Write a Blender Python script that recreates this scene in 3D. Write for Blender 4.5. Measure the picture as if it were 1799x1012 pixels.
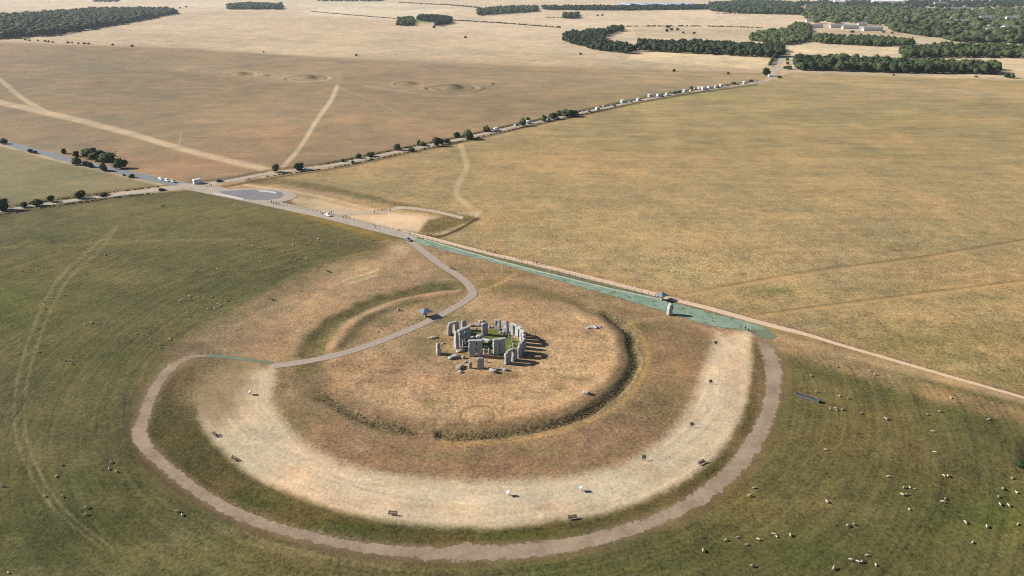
import bpy, bmesh, math, random
import numpy as np
from mathutils import Vector, Matrix, noise as mnoise

for _o in list(bpy.data.objects):
    bpy.data.objects.remove(_o)
scene = bpy.context.scene
COL = scene.collection
R = math.radians

# ------------------------------------------------------------------ camera
CAM_H, FPX, PW, PH, HOR = 119.0, 1300.0, 1799.0, 1012.0, -30.0
PITCH = math.atan((PH / 2 - HOR) / FPX)
cam_data = bpy.data.cameras.new('camera')
cam = bpy.data.objects.new('camera', cam_data)
COL.objects.link(cam)
cam.location = (0, 0, CAM_H)
cam.rotation_euler = (R(90) - PITCH, 0, 0)
cam_data.sensor_width = 36.0
cam_data.lens = 36.0 * FPX / PW
cam_data.clip_start = 0.5
cam_data.clip_end = 60000
scene.camera = cam

# ------------------------------------------------------------------ sky, sun, exposure
SUN_EL, SHADOW_DIR = 29.0, -11.0          # degrees; shadows run to the right and a little towards the camera
world = bpy.data.worlds.new('World')
scene.world = world
world.use_nodes = True
wn = world.node_tree
wn.nodes.clear()
w_out = wn.nodes.new('ShaderNodeOutputWorld')
w_bg = wn.nodes.new('ShaderNodeBackground')
w_sky = wn.nodes.new('ShaderNodeTexSky')
w_sky.sky_type = 'NISHITA'
w_sky.sun_disc = False
w_sky.sun_elevation = R(SUN_EL)
w_sky.sun_rotation = R(SHADOW_DIR - 90)       # the sun stands opposite the shadows
w_sky.air_density = 0.75
w_sky.dust_density = 0.5
w_sky.ozone_density = 1.0
w_bg.inputs['Strength'].default_value = 0.05
wn.links.new(w_sky.outputs[0], w_bg.inputs[0])
wn.links.new(w_bg.outputs[0], w_out.inputs[0])

sun_data = bpy.data.lights.new('sun', 'SUN')
sun_data.energy = 5.0
sun_data.angle = R(0.53)
sun_data.color = (1.0, 0.92, 0.80)
sun = bpy.data.objects.new('sun', sun_data)
COL.objects.link(sun)
_d = Vector((math.cos(R(SHADOW_DIR)) * math.cos(R(SUN_EL)), math.sin(R(SHADOW_DIR)) * math.cos(R(SUN_EL)), -math.sin(R(SUN_EL))))
sun.rotation_euler = _d.to_track_quat('-Z', 'Y').to_euler()
sun.location = (-60, 150, 120)

vs = scene.view_settings
vs.view_transform = 'Standard'
vs.look = 'None'
vs.gamma = 1.0
vs.exposure = 1.05
vs.use_curve_mapping = False
scene.cycles.volume_bounces = 0
scene.cycles.max_bounces = 4
scene.cycles.diffuse_bounces = 1
scene.cycles.filter_width = 1.1
scene.cycles.glossy_bounces = 2
scene.cycles.use_denoising = False

# ------------------------------------------------------------------ survey helpers
CP, SP = math.cos(PITCH), math.sin(PITCH)
def at(px, py, z=0.0):
    """ground point (metres) of a survey mark"""
    u = (px - PW / 2) / FPX
    v = (py - PH / 2) / FPX
    dz = -SP - v * CP
    dy = CP - v * SP
    t = (CAM_H - z) / -dz
    return (u * t, dy * t)
def to_px(X, Y):
    zc = Y * CP + CAM_H * SP
    yc = CAM_H * CP - Y * SP
    zc = np.where(zc < 1, 1, zc)
    return PW / 2 + FPX * X / zc, PH / 2 + FPX * yc / zc
def zs(x, y):                 # stone plan sheet
    return (740 + x / 7.196, 540 + y / 7.196)

def _hash(ix, iy, s):
    h = (ix.astype(np.int64) * 374761393 + iy.astype(np.int64) * 668265263 + s * 1274126177) & 0x7fffffff
    h = ((h ^ (h >> 13)) * 1274126177) & 0x7fffffff
    return ((h ^ (h >> 16)) & 0xffff) / 65535.0
def vnoise(x, y, s=0):
    ix, iy = np.floor(x), np.floor(y)
    fx, fy = x - ix, y - iy
    fx = fx * fx * (3 - 2 * fx); fy = fy * fy * (3 - 2 * fy)
    a = _hash(ix, iy, s); b = _hash(ix + 1, iy, s); c = _hash(ix, iy + 1, s); d = _hash(ix + 1, iy + 1, s)
    return (a * (1 - fx) + b * fx) * (1 - fy) + (c * (1 - fx) + d * fx) * fy
def fbm(x, y, scale, octv=4, s=0):
    r = 0; a = 1; t = 0
    for i in range(octv):
        r = r + a * vnoise(x * scale + 17.3 * i, y * scale - 9.1 * i, s + i); t += a
        a *= 0.55; scale *= 2.07
    return r / t - 0.5          # about -0.5..0.5
def sstep(a, b, x):
    t = np.clip((x - a) / (b - a), 0, 1)
    return t * t * (3 - 2 * t)

def catmull(pts, n=8):
    P = [np.array(p, float) for p in pts]
    P = [2 * P[0] - P[1]] + P + [2 * P[-1] - P[-2]]
    out = []
    for i in range(1, len(P) - 2):
        for k in range(n):
            t = k / n
            a, b, c, d = P[i - 1:i + 3]
            out.append(0.5 * ((2 * b) + (c - a) * t + (2 * a - 5 * b + 4 * c - d) * t * t + (3 * b - a - 3 * c + d) * t ** 3))
    out.append(P[-2])
    return np.array(out)
def polyline_dist(X, Y, P):
    d = np.full(X.shape, 1e9)
    for i in range(len(P) - 1):
        ax, ay = P[i]; bx, by = P[i + 1]
        ex, ey = bx - ax, by - ay
        L = ex * ex + ey * ey + 1e-12
        t = np.clip(((X - ax) * ex + (Y - ay) * ey) / L, 0, 1)
        d = np.minimum(d, (X - ax - t * ex) ** 2 + (Y - ay - t * ey) ** 2)
    return np.sqrt(d)
def inside(X, Y, P):
    r = np.zeros(X.shape, bool)
    n = len(P)
    for i in range(n):
        x1, y1 = P[i]; x2, y2 = P[(i + 1) % n]
        if y1 == y2: continue
        c = ((y1 > Y) != (y2 > Y)) & (X < (x2 - x1) * (Y - y1) / (y2 - y1) + x1)
        r ^= c
    return r

# ------------------------------------------------------------------ plan of the monument
HC = np.array([-13.9, 235.6])        # centre of ditch and bank
SC = np.array([-11.0, 233.9])        # centre of the stones
NORTH = -14.0                        # bearing that the camera's forward axis has
def bearing(b, r, c=SC):
    a = R(b - NORTH)
    return np.array([c[0] + r * math.sin(a), c[1] + r * math.cos(a)])

PATH_GREY = [(716, 421), (738, 437), (770, 462), (812, 490), (830, 512), (824, 524), (796, 542), (745, 568), (680, 595), (620, 616), (560, 631), (520, 638), (482, 643)]
PATH_GREY_W = [at(*p) for p in PATH_GREY]
def hz(X, Y):
    X = np.asarray(X, float); Y = np.asarray(Y, float)
    dx, dy = X - HC[0], Y - HC[1]
    r = np.hypot(dx, dy)
    ang = np.degrees(np.arctan2(dx, dy)) % 360           # clockwise from straight ahead
    z = np.zeros(X.shape)
    near = r < 85
    rw = r + 1.6 * (vnoise(X * 0.09, Y * 0.09, 5) - 0.5)
    # sharp excavated ditch, right and near side
    m = sstep(58, 66, ang) * (1 - sstep(186, 189, ang))
    m2 = sstep(191.5, 194, ang) * (1 - sstep(215, 235, ang)) * 0.32
    deep = np.maximum(m, m2)
    xd = rw - 57.8
    prof = -np.where(xd < 0, sstep(-3.9, -.2, xd), 1 - sstep(.2, 1.8, xd))
    z += np.where(near, 1.15 * deep * prof, 0)
    z += np.where(near, 0.55 * deep * np.exp(-((rw - 51.5) / 2.4) ** 2), 0)
    # softer silted ditch and bank on the far left
    q = sstep(246, 262, ang) * (1 - sstep(352, 359, ang))
    z += np.where(near, q * (-0.9 * np.exp(-((rw - 56.5) / 4.2) ** 2) + 0.75 * np.exp(-((rw - 48.5) / 3.2) ** 2)), 0)
    q = sstep(2, 10, ang) * (1 - sstep(50, 60, ang))
    z += np.where(near, q * (-0.45 * np.exp(-((rw - 56.0) / 3.2) ** 2) + 0.45 * np.exp(-((rw - 49.5) / 3.0) ** 2)), 0)
    z += np.where(near, 0.25 * fbm(X, Y, 0.11, 3, 11), 0)
    # flat where the path crosses
    if near.any():
        d = np.full(X.shape, 99.0)
        d[near] = polyline_dist(X[near], Y[near], PATH_GREY_W)
        z *= np.where(near, sstep(2.0, 6.0, d), 1)
    for (px, py, rad, h, ring) in MOUNDS:
        cx, cy = at(px, py)
        dd = np.hypot(X - cx, Y - cy)
        k = dd < ring * 1.4 + 4
        if not k.any(): continue
        z += np.where(k, h * (1 - sstep(0.15 * rad, rad, dd)), 0)
        if ring > rad:
            z += np.where(k, -0.16 * h * np.exp(-((dd - ring * 0.9) / (0.09 * ring)) ** 2) + 0.14 * h * np.exp(-((dd - ring * 1.08) / (0.09 * ring)) ** 2), 0)
    # broad swell of the downs, away from the monument
    far = sstep(420, 900, Y)
    z += far * 1.6 * fbm(X, Y, 0.006, 3, 40)
    return z
MOUNDS = [(541, 138, 17, 4.6, 30), (424, 131, 14, 3.2, 20), (463, 133, 12, 2.6, 16), (795, 155, 17, 5.0, 33),
          (716, 147, 14, 2.4, 18), (330, 126, 22, 1.2, 0), (845, 733, 6.0, 0.5, 0),
          (722, 571, 3.0, 0.0, 0)]
def hz1(x, y):
    return float(hz(np.array([x]), np.array([y]))[0])

# ------------------------------------------------------------------ materials
def lin(c):
    c = np.asarray(c, float)
    return np.where(c <= 0.04045, c / 12.92, ((c + 0.055) / 1.055) ** 2.4)
MATS = {}
def mat(name, col, rough=0.8, var=0.12, scale=3.0, col2=None, bump=0.0, metal=0.0, spec=0.25, coords='Object', detail=5, trans=0.0):
    if name in MATS: return MATS[name]
    m = bpy.data.materials.new(name)
    m.use_nodes = True
    t = m.node_tree
    b = t.nodes['Principled BSDF']
    b.inputs['Roughness'].default_value = rough
    b.inputs['Metallic'].default_value = metal
    b.inputs['Specular IOR Level'].default_value = spec
    tc = t.nodes.new('ShaderNodeTexCoord')
    nz = t.nodes.new('ShaderNodeTexNoise')
    nz.inputs['Scale'].default_value = scale
    nz.inputs['Detail'].default_value = detail
    nz.inputs['Roughness'].default_value = 0.62
    t.links.new(tc.outputs[coords], nz.inputs['Vector'])
    rmp = t.nodes.new('ShaderNodeValToRGB')
    c = np.array(col, float)
    lo = c * (1 - var) if col2 is None else c
    hi = c * (1 + var) if col2 is None else np.array(col2, float)
    rmp.color_ramp.elements[0].position = 0.32
    rmp.color_ramp.elements[1].position = 0.68
    rmp.color_ramp.elements[0].color = (*np.clip(lo, 0, 1), 1)
    rmp.color_ramp.elements[1].color = (*np.clip(hi, 0, 1), 1)
    t.links.new(nz.outputs['Fac'], rmp.inputs[0])
    t.links.new(rmp.outputs[0], b.inputs['Base Color'])
    if bump:
        bp = t.nodes.new('ShaderNodeBump')
        bp.inputs['Strength'].default_value = bump
        bp.inputs['Distance'].default_value = 0.25
        t.links.new(nz.outputs['Fac'], bp.inputs['Height'])
        t.links.new(bp.outputs[0], b.inputs['Normal'])
    MATS[name] = m
    return m

# ------------------------------------------------------------------ object helpers
def tag(o, label=None, cat=None, group=None, kind=None):
    if label: o['label'] = label
    if cat: o['category'] = cat
    if group: o['group'] = group
    if kind: o['kind'] = kind
    return o
def new_obj(name, me, parent=None, loc=None, rz=0.0):
    o = bpy.data.objects.new(name, me)
    COL.objects.link(o)
    if parent is not None: o.parent = parent
    if loc is not None: o.location = loc
    if rz: o.rotation_euler = (0, 0, rz)
    return o
def empty(name, loc=(0, 0, 0), rz=0.0):
    o = new_obj(name, None, None, loc, rz)
    o.empty_display_size = 0.5
    return o
def mesh_np(name, V, F, mats, smooth=False, mi=None):
    me = bpy.data.meshes.new(name)
    me.from_pydata([tuple(v) for v in V], [], [tuple(f) for f in F])
    for m in (mats if isinstance(mats, (list, tuple)) else [mats]): me.materials.append(m)
    if mi is not None: me.polygons.foreach_set('material_index', mi)
    if smooth: me.polygons.foreach_set('use_smooth', [True] * len(me.polygons))
    me.update()
    return me
def mesh_tris(name, V, F, m):
    me = bpy.data.meshes.new(name)
    V = np.asarray(V, np.float32); F = np.asarray(F, np.int32)
    me.vertices.add(len(V)); me.vertices.foreach_set('co', V.ravel())
    me.loops.add(F.size); me.loops.foreach_set('vertex_index', F.ravel())
    me.polygons.add(len(F)); me.polygons.foreach_set('loop_start', np.arange(len(F), dtype=np.int32) * 3)
    me.update(calc_edges=True)
    me.materials.append(m)
    return me
def bm_mesh(name, bm, mats, smooth=False):
    me = bpy.data.meshes.new(name)
    bmesh.ops.recalc_face_normals(bm, faces=bm.faces)
    bm.to_mesh(me); bm.free()
    for m in (mats if isinstance(mats, (list, tuple)) else [mats]): me.materials.append(m)
    if smooth: me.polygons.foreach_set('use_smooth', [True] * len(me.polygons))
    return me
def bx(bm, cx, cy, cz, sx, sy, sz, mtx=None, bevel=0.0):
    r = bmesh.ops.create_cube(bm, size=1.0)
    M = Matrix.Translation((cx, cy, cz)) @ (mtx if mtx is not None else Matrix()) @ Matrix.Diagonal((sx, sy, sz, 1))
    bmesh.ops.transform(bm, matrix=M, verts=r['verts'])
    if bevel:
        es = list({e for v in r['verts'] for e in v.link_edges})
        bmesh.ops.bevel(bm, geom=es, offset=bevel, segments=2, affect='EDGES', profile=0.5)
def bar(bm, p, q, r0, r1=None, seg=7):
    p = Vector(p); q = Vector(q); r1 = r0 if r1 is None else r1
    d = q - p
    M = Matrix.Translation((p + q) / 2) @ d.to_track_quat('Z', 'Y').to_matrix().to_4x4()
    bmesh.ops.create_cone(bm, cap_ends=True, segments=seg, radius1=r0, radius2=r1, depth=d.length, matrix=M)
def children(o):
    return [c for c in ALLKIDS.get(o.name, [])]
ALLKIDS = {}
def part(name, me, parent, loc=None, rz=0.0):
    o = new_obj(name, me, parent, loc, rz)
    ALLKIDS.setdefault(parent.name, []).append(o)
    return o
def copy_tree(o, parent=None):
    c = o.copy(); COL.objects.link(c); c.parent = parent
    for ch in ALLKIDS.get(o.name, []):
        k = copy_tree(ch, c)
        ALLKIDS.setdefault(c.name, []).append(k)
    return c
ORD = ['first', 'second', 'third', 'fourth', 'fifth', 'sixth', 'seventh', 'eighth', 'ninth', 'tenth', 'eleventh', 'twelfth',
       'thirteenth', 'fourteenth', 'fifteenth', 'sixteenth', 'seventeenth', 'eighteenth', 'nineteenth', 'twentieth',
       'twenty-first', 'twenty-second', 'twenty-third', 'twenty-fourth', 'twenty-fifth', 'twenty-sixth', 'twenty-seventh', 'twenty-eighth',
       'twenty-ninth', 'thirtieth', 'thirty-first', 'thirty-second', 'thirty-third', 'thirty-fourth', 'thirty-fifth', 'thirty-sixth', 'thirty-seventh', 'thirty-eighth', 'thirty-ninth', 'fortieth']

# ------------------------------------------------------------------ ground sheet
def build_ground():
    ys = np.concatenate([np.linspace(1150, 262, 400), np.linspace(260, 62, 190), np.linspace(60, 0, 44), np.linspace(-2, -20, 14)])
    rr = FPX * CAM_H / CP / (ys - HOR)                   # distances along the axis
    Z = rr
    yy = (Z - CAM_H * SP) / CP
    rr = np.concatenate([[8, 30, 60, 85], yy[yy > 95], [13000, 18000]])
    fine = np.linspace(-46, 46, 1000)
    coarse = np.linspace(46, 314, 80)[1:-1]
    aa = np.radians(np.concatenate([fine, coarse]))
    nr, na = len(rr), len(aa)
    RR, AA = np.meshgrid(rr, aa, indexing='ij')
    # distances measured straight ahead inside the fan, round elsewhere
    k = 1 / np.maximum(np.cos(np.clip(AA, -R(50), R(50))), 0.6)
    X = (RR * k * np.sin(AA)).ravel(); Y = (RR * k * np.cos(AA)).ravel()
    Zc = hz(X, Y)
    V = np.c_[X, Y, Zc].astype(np.float32)
    V = np.vstack([V, [[0, 0, 0]]])
    i = np.arange(nr - 1)[:, None] * na; j = np.arange(na)[None, :]; j2 = (j + 1) % na
    quads = np.stack([(i + j), (i + na + j), (i + na + j2), (i + j2)], -1).reshape(-1, 4)
    c = nr * na
    tris = np.stack([np.full(na, c), np.arange(na), (np.arange(na) + 1) % na], -1)
    me = bpy.data.meshes.new('ground')
    me.vertices.add(len(V)); me.vertices.foreach_set('co', V.ravel())
    nl = quads.size + tris.size
    me.loops.add(nl)
    me.loops.foreach_set('vertex_index', np.concatenate([quads.ravel(), tris.ravel()]).astype(np.int32))
    me.polygons.add(len(quads) + len(tris))
    st = np.concatenate([np.arange(len(quads)) * 4, quads.size + np.arange(len(tris)) * 3]).astype(np.int32)
    me.polygons.foreach_set('loop_start', st)
    me.polygons.foreach_set('use_smooth', np.ones(len(st), bool))
    me.update(calc_edges=True); me.validate()
    col, fx = paint_ground(V[:, 0].astype(float), V[:, 1].astype(float))
    a = me.color_attributes.new('soil', 'FLOAT_COLOR', 'POINT')
    a.data.foreach_set('color', np.c_[col, np.ones(len(col))].astype(np.float32).ravel())
    a = me.color_attributes.new('sward', 'FLOAT_COLOR', 'POINT')
    a.data.foreach_set('color', np.c_[fx, np.ones(len(fx))].astype(np.float32).ravel())
    me.materials.append(ground_material())
    o = new_obj('ground', me)
    tag(o, kind='structure')
    return o

KREF = 1.5        # display brightness of a white surface lying flat in this sun
def paint_ground(X, Y):
    px, py = to_px(X, Y)
    py = np.where(Y < 40, 1200, py)
    n = len(X)
    n1 = fbm(X, Y, 0.02, 4, 1); n2 = fbm(X, Y, 0.09, 4, 2); n3 = fbm(X, Y, 0.35, 3, 3); nf = fbm(X, Y, 0.004, 4, 9)
    C = np.tile(np.array([206, 186, 155.]), (n, 1))
    C[py > 340] = (118, 104, 68)
    T = np.full((n, 3), [0.45, 0.0, 0.25])
    scale = np.clip((py - HOR) / 635.0, 0.02, 2)       # survey sheet units shrink with distance
    jag = (n2 * 0.6 + n3 * 0.5)
    def apply(m, c, idx, t=None):
        C[idx] = C[idx] * (1 - m[:, None]) + np.array(c, float) * m[:, None]
        if t is not None: T[idx] = T[idx] * (1 - m[:, None]) + np.array(t) * m[:, None]
    def poly(P, c, fe=6, al=1.0, jg=8, t=None, curve=False):
        P = np.array(P, float)
        if curve: P = catmull(list(P) + [P[0]], 6)
        pad = fe + jg + 2
        k = np.where((px > P[:, 0].min() - pad) & (px < P[:, 0].max() + pad) & (py > P[:, 1].min() - pad) & (py < P[:, 1].max() + pad))[0]
        if not len(k): return
        d = polyline_dist(px[k], py[k], np.vstack([P, P[:1]]))
        d = np.where(inside(px[k], py[k], P), -d, d) + jg * jag[k] * np.minimum(1, scale[k] * 1.5)
        apply(al * sstep(fe, -fe, d), c, k, t)
    def line(P, c, w, fe=None, al=1.0, jg=2, t=None):
        P = catmull(P, 5)
        fe = w * 0.5 if fe is None else fe
        pad = w + fe + jg
        k = np.where((px > P[:, 0].min() - pad) & (px < P[:, 0].max() + pad) & (py > P[:, 1].min() - pad) & (py < P[:, 1].max() + pad))[0]
        if not len(k): return
        d = polyline_dist(px[k], py[k], P) + jg * jag[k]
        apply(al * sstep(w / 2 + fe, w / 2 - fe * 0.5, d), c, k, t)
    def blob(x, y, rx, ry, c, al=1.0, jg=0.5, t=None):
        k = np.where((abs(px - x) < rx * 2.2) & (abs(py - y) < ry * 2.2))[0]
        d = np.hypot((px[k] - x) / rx, (py[k] - y) / ry) + jg * (n2[k] + n3[k] * 0.6)
        apply(al * np.exp(-d * d * 1.2) * (d < 2.0), c, k, t)
    def ring(r0, r1, a0, a1, c, fe=1.0, al=1.0, jg=1.0, t=None, ctr=HC, fa=4):
        dx, dy = X - ctr[0], Y - ctr[1]
        r = np.hypot(dx, dy)
        k = np.where(r < r1 + 12)[0]
        an = (np.degrees(np.arctan2(dx[k], dy[k])) - a0) % 360
        rk = r[k] + jg * (n2[k] * 2 + n3[k])
        m = sstep(r0 - fe, r0 + fe, rk) * (1 - sstep(r1 - fe, r1 + fe, rk))
        span = a1 - a0
        if span < 360: m = m * sstep(0, fa, an) * (1 - sstep(span - fa, span, an))
        apply(al * m, c, k, t)
    # ---- far stubble fields
    poly([(-900, 72), (0, 74), (300, 84), (600, 102), (1000, 118), (1370, 128), (1370, 110), (900, 60), (500, 20), (-900, 10)], (198, 176, 145), 6, 1, 3)
    poly([(560, 14), (820, 16), (690, 34), (520, 26)], (216, 199, 168), 2, 1, 1)
    poly([(700, 42), (1000, 60), (985, 85), (860, 70), (700, 58)], (207, 183, 156), 3, .7, 2)
    poly([(850, 30), (1240, 18), (1420, 26), (1400, 50), (1110, 55), (1000, 42), (860, 38)], (214, 192, 160), 2, 1, 1)
    poly([(1110, 48), (1350, 52), (1330, 70), (1120, 66)], (190, 172, 140), 3, .8, 2)
    poly([(1115, 88), (1370, 104), (1352, 124), (1100, 106)], (219, 196, 157), 2, 1, 1)
    poly([(1385, 76), (1590, 86), (1575, 94), (1380, 92)], (218, 196, 158), 2, 1, 1)
    poly([(1590, 62), (1820, 78), (1820, 70), (1600, 60)], (216, 196, 162), 1.5, 1, 1)
    poly([(1750, 108), (1900, 108), (1900, 138), (1762, 134)], (214, 190, 150), 2, 1, 1)
    poly([(1420, 52), (1560, 56), (1660, 64), (1500, 62)], (186, 163, 128), 2, .9, 2)
    poly([(300, 4), (700, 6), (820, 12), (600, 14), (320, 12)], (212, 198, 172), 2, .7, 2)
    poly([(380, 28), (700, 50), (620, 96), (100, 76), (330, 40)], (204, 182, 150), 8, .6, 4)
    for a, b, cc in (((100, 76), (1000, 112), (214, 192, 156)), ((330, 62), (900, 92), (190, 168, 136)), ((0, 70), (620, 96), (200, 178, 146))):
        line([a, ((a[0] + b[0]) / 2, (a[1] + b[1]) / 2 + 1), b], cc, 4, 4, .6, 1)
    for yy in np.arange(30, 70, 4.5):
        line([(330, yy), (520, yy + 6), (690, yy + 14)], (192, 170, 140), .9, 1, .35, .3)
    blob(270, 62, 60, 5, (178, 158, 128), .5); blob(830, 62, 70, 5, (182, 160, 130), .4); blob(920, 95, 90, 4, (176, 152, 120), .5)
    # ---- field left of the byway
    FL = [(-900, 60), (0, 74), (300, 84), (600, 102), (1000, 118), (1366, 128), (1340, 146), (1150, 174), (870, 232), (600, 289), (470, 307), (345, 326), (110, 276), (-900, 60)]
    poly(FL, (149, 128, 98), 3, 1, 2, (0.55, 0, 0.35))
    blob(200, 120, 260, 40, (142, 126, 98), .85); blob(260, 180, 260, 50, (138, 122, 94), .8)
    blob(1000, 140, 320, 26, (176, 151, 119), .8); blob(720, 110, 300, 14, (172, 150, 120), .7); blob(1190, 135, 160, 12, (180, 156, 122), .7)
    blob(600, 215, 220, 55, (163, 135, 103), .7); blob(740, 245, 160, 30, (170, 138, 105), .5)
    blob(330, 285, 160, 22, (172, 134, 101), .8); blob(250, 300, 90, 14, (176, 138, 104), .6); blob(90, 230, 120, 25, (158, 132, 102), .6)
    blob(480, 245, 120, 30, (158, 130, 100), .5)
    line([(100, 100), (500, 104), (900, 124), (1350, 137)], (140, 118, 92), 1.0, 1.2, .5, .6)
    poly([(290, 124), (330, 116), (400, 120), (480, 126), (600, 130), (600, 142), (520, 145), (380, 132)], (176, 155, 122), 5, .55, 3)
    for (x, y, rx, ry) in ((541, 137, 38, 6), (424, 131, 26, 4.5), (795, 154, 42, 7), (716, 147, 28, 5)):
        th = np.linspace(0, 2 * np.pi, 20)
        line([(x + rx * math.cos(t), y + ry * math.sin(t)) for t in th], (182, 160, 126), 2.0, 1.5, .6, .5)
        line([(x + rx * .86 * math.cos(t), y + ry * .84 * math.sin(t)) for t in th], (128, 108, 80), 1.0, 1, .6, .3)
        blob(x, y - 1.5, rx * .5, ry * .75, (120, 108, 72), .95, .2)
    line([(640, 150), (760, 168), (830, 166), (870, 146)], (172, 150, 115), 2.0, 2, .7, .5)
    line([(826, 166), (850, 157), (870, 148)], (118, 102, 72), 1.2, 1, .6, .3)
    line([(600, 155), (660, 178), (711, 203)], (178, 152, 118), 1.6, 1.2, .6, .5)
    line([(-60, 95), (0, 140), (40, 173), (82, 197)], (194, 170, 136), 6, 2.5, .9, 1.5)
    line([(-80, 164), (0, 180), (80, 198), (200, 227), (350, 270), (478, 300)], (196, 171, 137), 8, 3, 1, 2)
    line([(592, 152), (580, 178), (556, 212), (525, 262), (496, 294)], (198, 174, 140), 6, 2.5, 1, 1.5)
    line([(308, 185), (312, 215), (318, 245)], (140, 118, 92), 1.6, 1, .4, 1); line([(318, 235), (314, 258)], (186, 160, 126), 2.5, 1.5, .6, 1)
    line([(0, 165), (60, 155), (150, 140)], (168, 148, 118), 2, 2, .4, 1)
    # ---- wedge between the two roads on the left
    poly([(-900, 60), (0, 256), (110, 286), (280, 326), (200, 338), (0, 366), (-900, 520)], (138, 130, 92), 2, 1, 1, (0.5, 0.0, 0.2))
    blob(40, 300, 160, 25, (146, 131, 95), .6); blob(200, 320, 80, 10, (150, 136, 98), .6); blob(60, 268, 70, 8, (158, 132, 102), .6)
    # ---- field right of the byway, up to the old road
    FR = [(345, 330), (470, 311), (600, 292), (870, 236), (1150, 177), (1345, 148), (1385, 128), (1799, 142), (2800, 230), (2800, 990), (1799, 690), (1600, 645), (1350, 575), (1150, 516), (950, 468), (800, 425), (720, 405), (520, 345)]
    poly(FR, (172, 145, 102), 2, 1, 1, (0.95, 0, 0.35))
    blob(1500, 190, 420, 62, (157, 140, 99), .9, t=(0.5, 0, .9)); blob(1100, 215, 250, 40, (160, 141, 100), .6, t=(0.5, 0, .9)); blob(1700, 260, 260, 40, (158, 139, 97), .7, t=(0.6, 0, .8))
    blob(1380, 140, 260, 10, (178, 154, 114), .8); blob(1650, 162, 260, 14, (176, 152, 114), .7)
    line([(1395, 135), (1560, 152), (1799, 168)], (186, 162, 122), 5, 5, .7, 2)
    blob(1350, 290, 360, 38, (170, 144, 98), .5, t=(0.7, 0, .8)); blob(1450, 245, 340, 20, (163, 140, 97), .6, t=(0.5, 0, 1.0))
    for (x, y, rx, ry) in ((1450, 205, 200, 8), (1300, 235, 180, 6), (1600, 228, 160, 6), (1200, 262, 140, 6), (1480, 275, 190, 5), (1250, 178, 120, 5)):
        blob(x, y, rx, ry, (144, 128, 84), .55, .3)
    blob(1250, 168, 60, 7, (168, 160, 104), .8)
    blob(1000, 310, 260, 30, (176, 146, 102), .6); blob(760, 300, 120, 20, (176, 145, 106), .7); blob(880, 265, 80, 14, (146, 128, 88), .6)
    blob(1150, 400, 260, 50, (180, 152, 104), .7); blob(1240, 470, 110, 22, (188, 160, 108), .8, t=(1.4, 0, 0)); blob(1060, 345, 200, 22, (168, 142, 100), .6)
    blob(1500, 370, 260, 50, (171, 146, 100), .6); blob(1700, 330, 200, 40, (168, 144, 98), .5); blob(1380, 370, 40, 6, (138, 122, 92), .6); blob(1550, 388, 60, 6, (140, 124, 94), .6)
    blob(1750, 420, 200, 40, (166, 142, 92), .5); blob(1650, 520, 220, 28, (160, 136, 88), .7)
    blob(1600, 610, 200, 34, (140, 121, 72), .85, t=(1.0, .25, 0)); blob(1750, 660, 140, 30, (136, 120, 68), .8); blob(1450, 565, 120, 18, (158, 133, 88), .6); blob(1790, 590, 160, 30, (146, 126, 76), .7)
    blob(1350, 512, 60, 9, (118, 118, 66), .8)
    blob(900, 390, 90, 25, (168, 143, 98), .6); blob(830, 400, 60, 16, (158, 134, 92), .6)
    line([(808, 250), (816, 275), (820, 295), (806, 322), (803, 345), (835, 370)], (204, 176, 136), 8, 3, .95, 2, (.3, 0, 0))
    line([(835, 370), (862, 400), (880, 435)], (176, 143, 98), 14, 7, .8, 4)
    line([(1195, 519), (1280, 505), (1420, 480), (1600, 457), (1799, 424), (2100, 375)], (190, 154, 106), 6, 2, .95, 1.5, (.4, 0, 0))
    line([(1200, 516), (1420, 477), (1600, 454), (1799, 421)], (104, 86, 50), 2.6, 1.5, .8, 2)
    line([(1320, 556), (1480, 536), (1640, 515), (1799, 496), (2100, 460)], (190, 154, 106), 6, 2.5, .9, 1.5, (.4, 0, 0))
    line([(1330, 552), (1480, 532), (1799, 492)], (112, 95, 56), 2.4, 1.5, .7, 2)
    line([(860, 440), (1000, 478), (1150, 512), (1330, 562), (1480, 606), (1660, 658), (1799, 697)], (168, 131, 88), 14, 7, .8, 5)
    line([(1500, 606), (1660, 655), (1799, 700)], (150, 130, 82), 3, 2, .5, 1)
    poly(FR, (163, 147, 99), 2, .22, 1)
    r9 = np.random.default_rng(21)
    for _ in range(170):
        by_ = r9.uniform(170, 650); bx_ = r9.uniform(max(500, 1300 - (by_ - 150) * 4), 1799)
        if by_ > 415 + (bx_ - 760) * .27: continue
        k9 = (by_ + 60) / 500
        blob(bx_, by_, r9.uniform(15, 80) * k9, r9.uniform(2.5, 9) * k9, [(190, 158, 108), (148, 130, 84), (180, 146, 100), (158, 138, 92), (196, 166, 118)][r9.integers(5)], r9.uniform(.2, .5), .9)
    line([(1195, 519), (1280, 505), (1420, 480), (1600, 457), (1799, 424), (2100, 375)], (184, 150, 104), 5, 2, .6, 1.5)
    # visitor hub ground between road and field
    poly([(505, 345), (560, 350), (640, 365), (760, 380), (845, 372), (835, 388), (780, 412), (700, 408), (560, 372), (520, 362)], (208, 182, 147), 5, 1, 5, (0.3, 0, 0))
    line([(400, 328), (470, 322), (560, 340), (640, 362)], (178, 142, 106), 14, 6, .8, 4)
    line([(440, 318), (520, 322), (640, 345), (720, 364), (830, 384)], (122, 110, 70), 7, 5, .85, 4, (1.2, 0, 0))
    line([(430, 325), (520, 337), (580, 350), (660, 370)], (212, 184, 142), 3.5, 2, .8, 1)
    poly([(735, 408), (752, 385), (800, 376), (842, 385), (800, 400), (760, 412)], (112, 98, 56), 5, .9, 6, (1.6, 0, 0))
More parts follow.
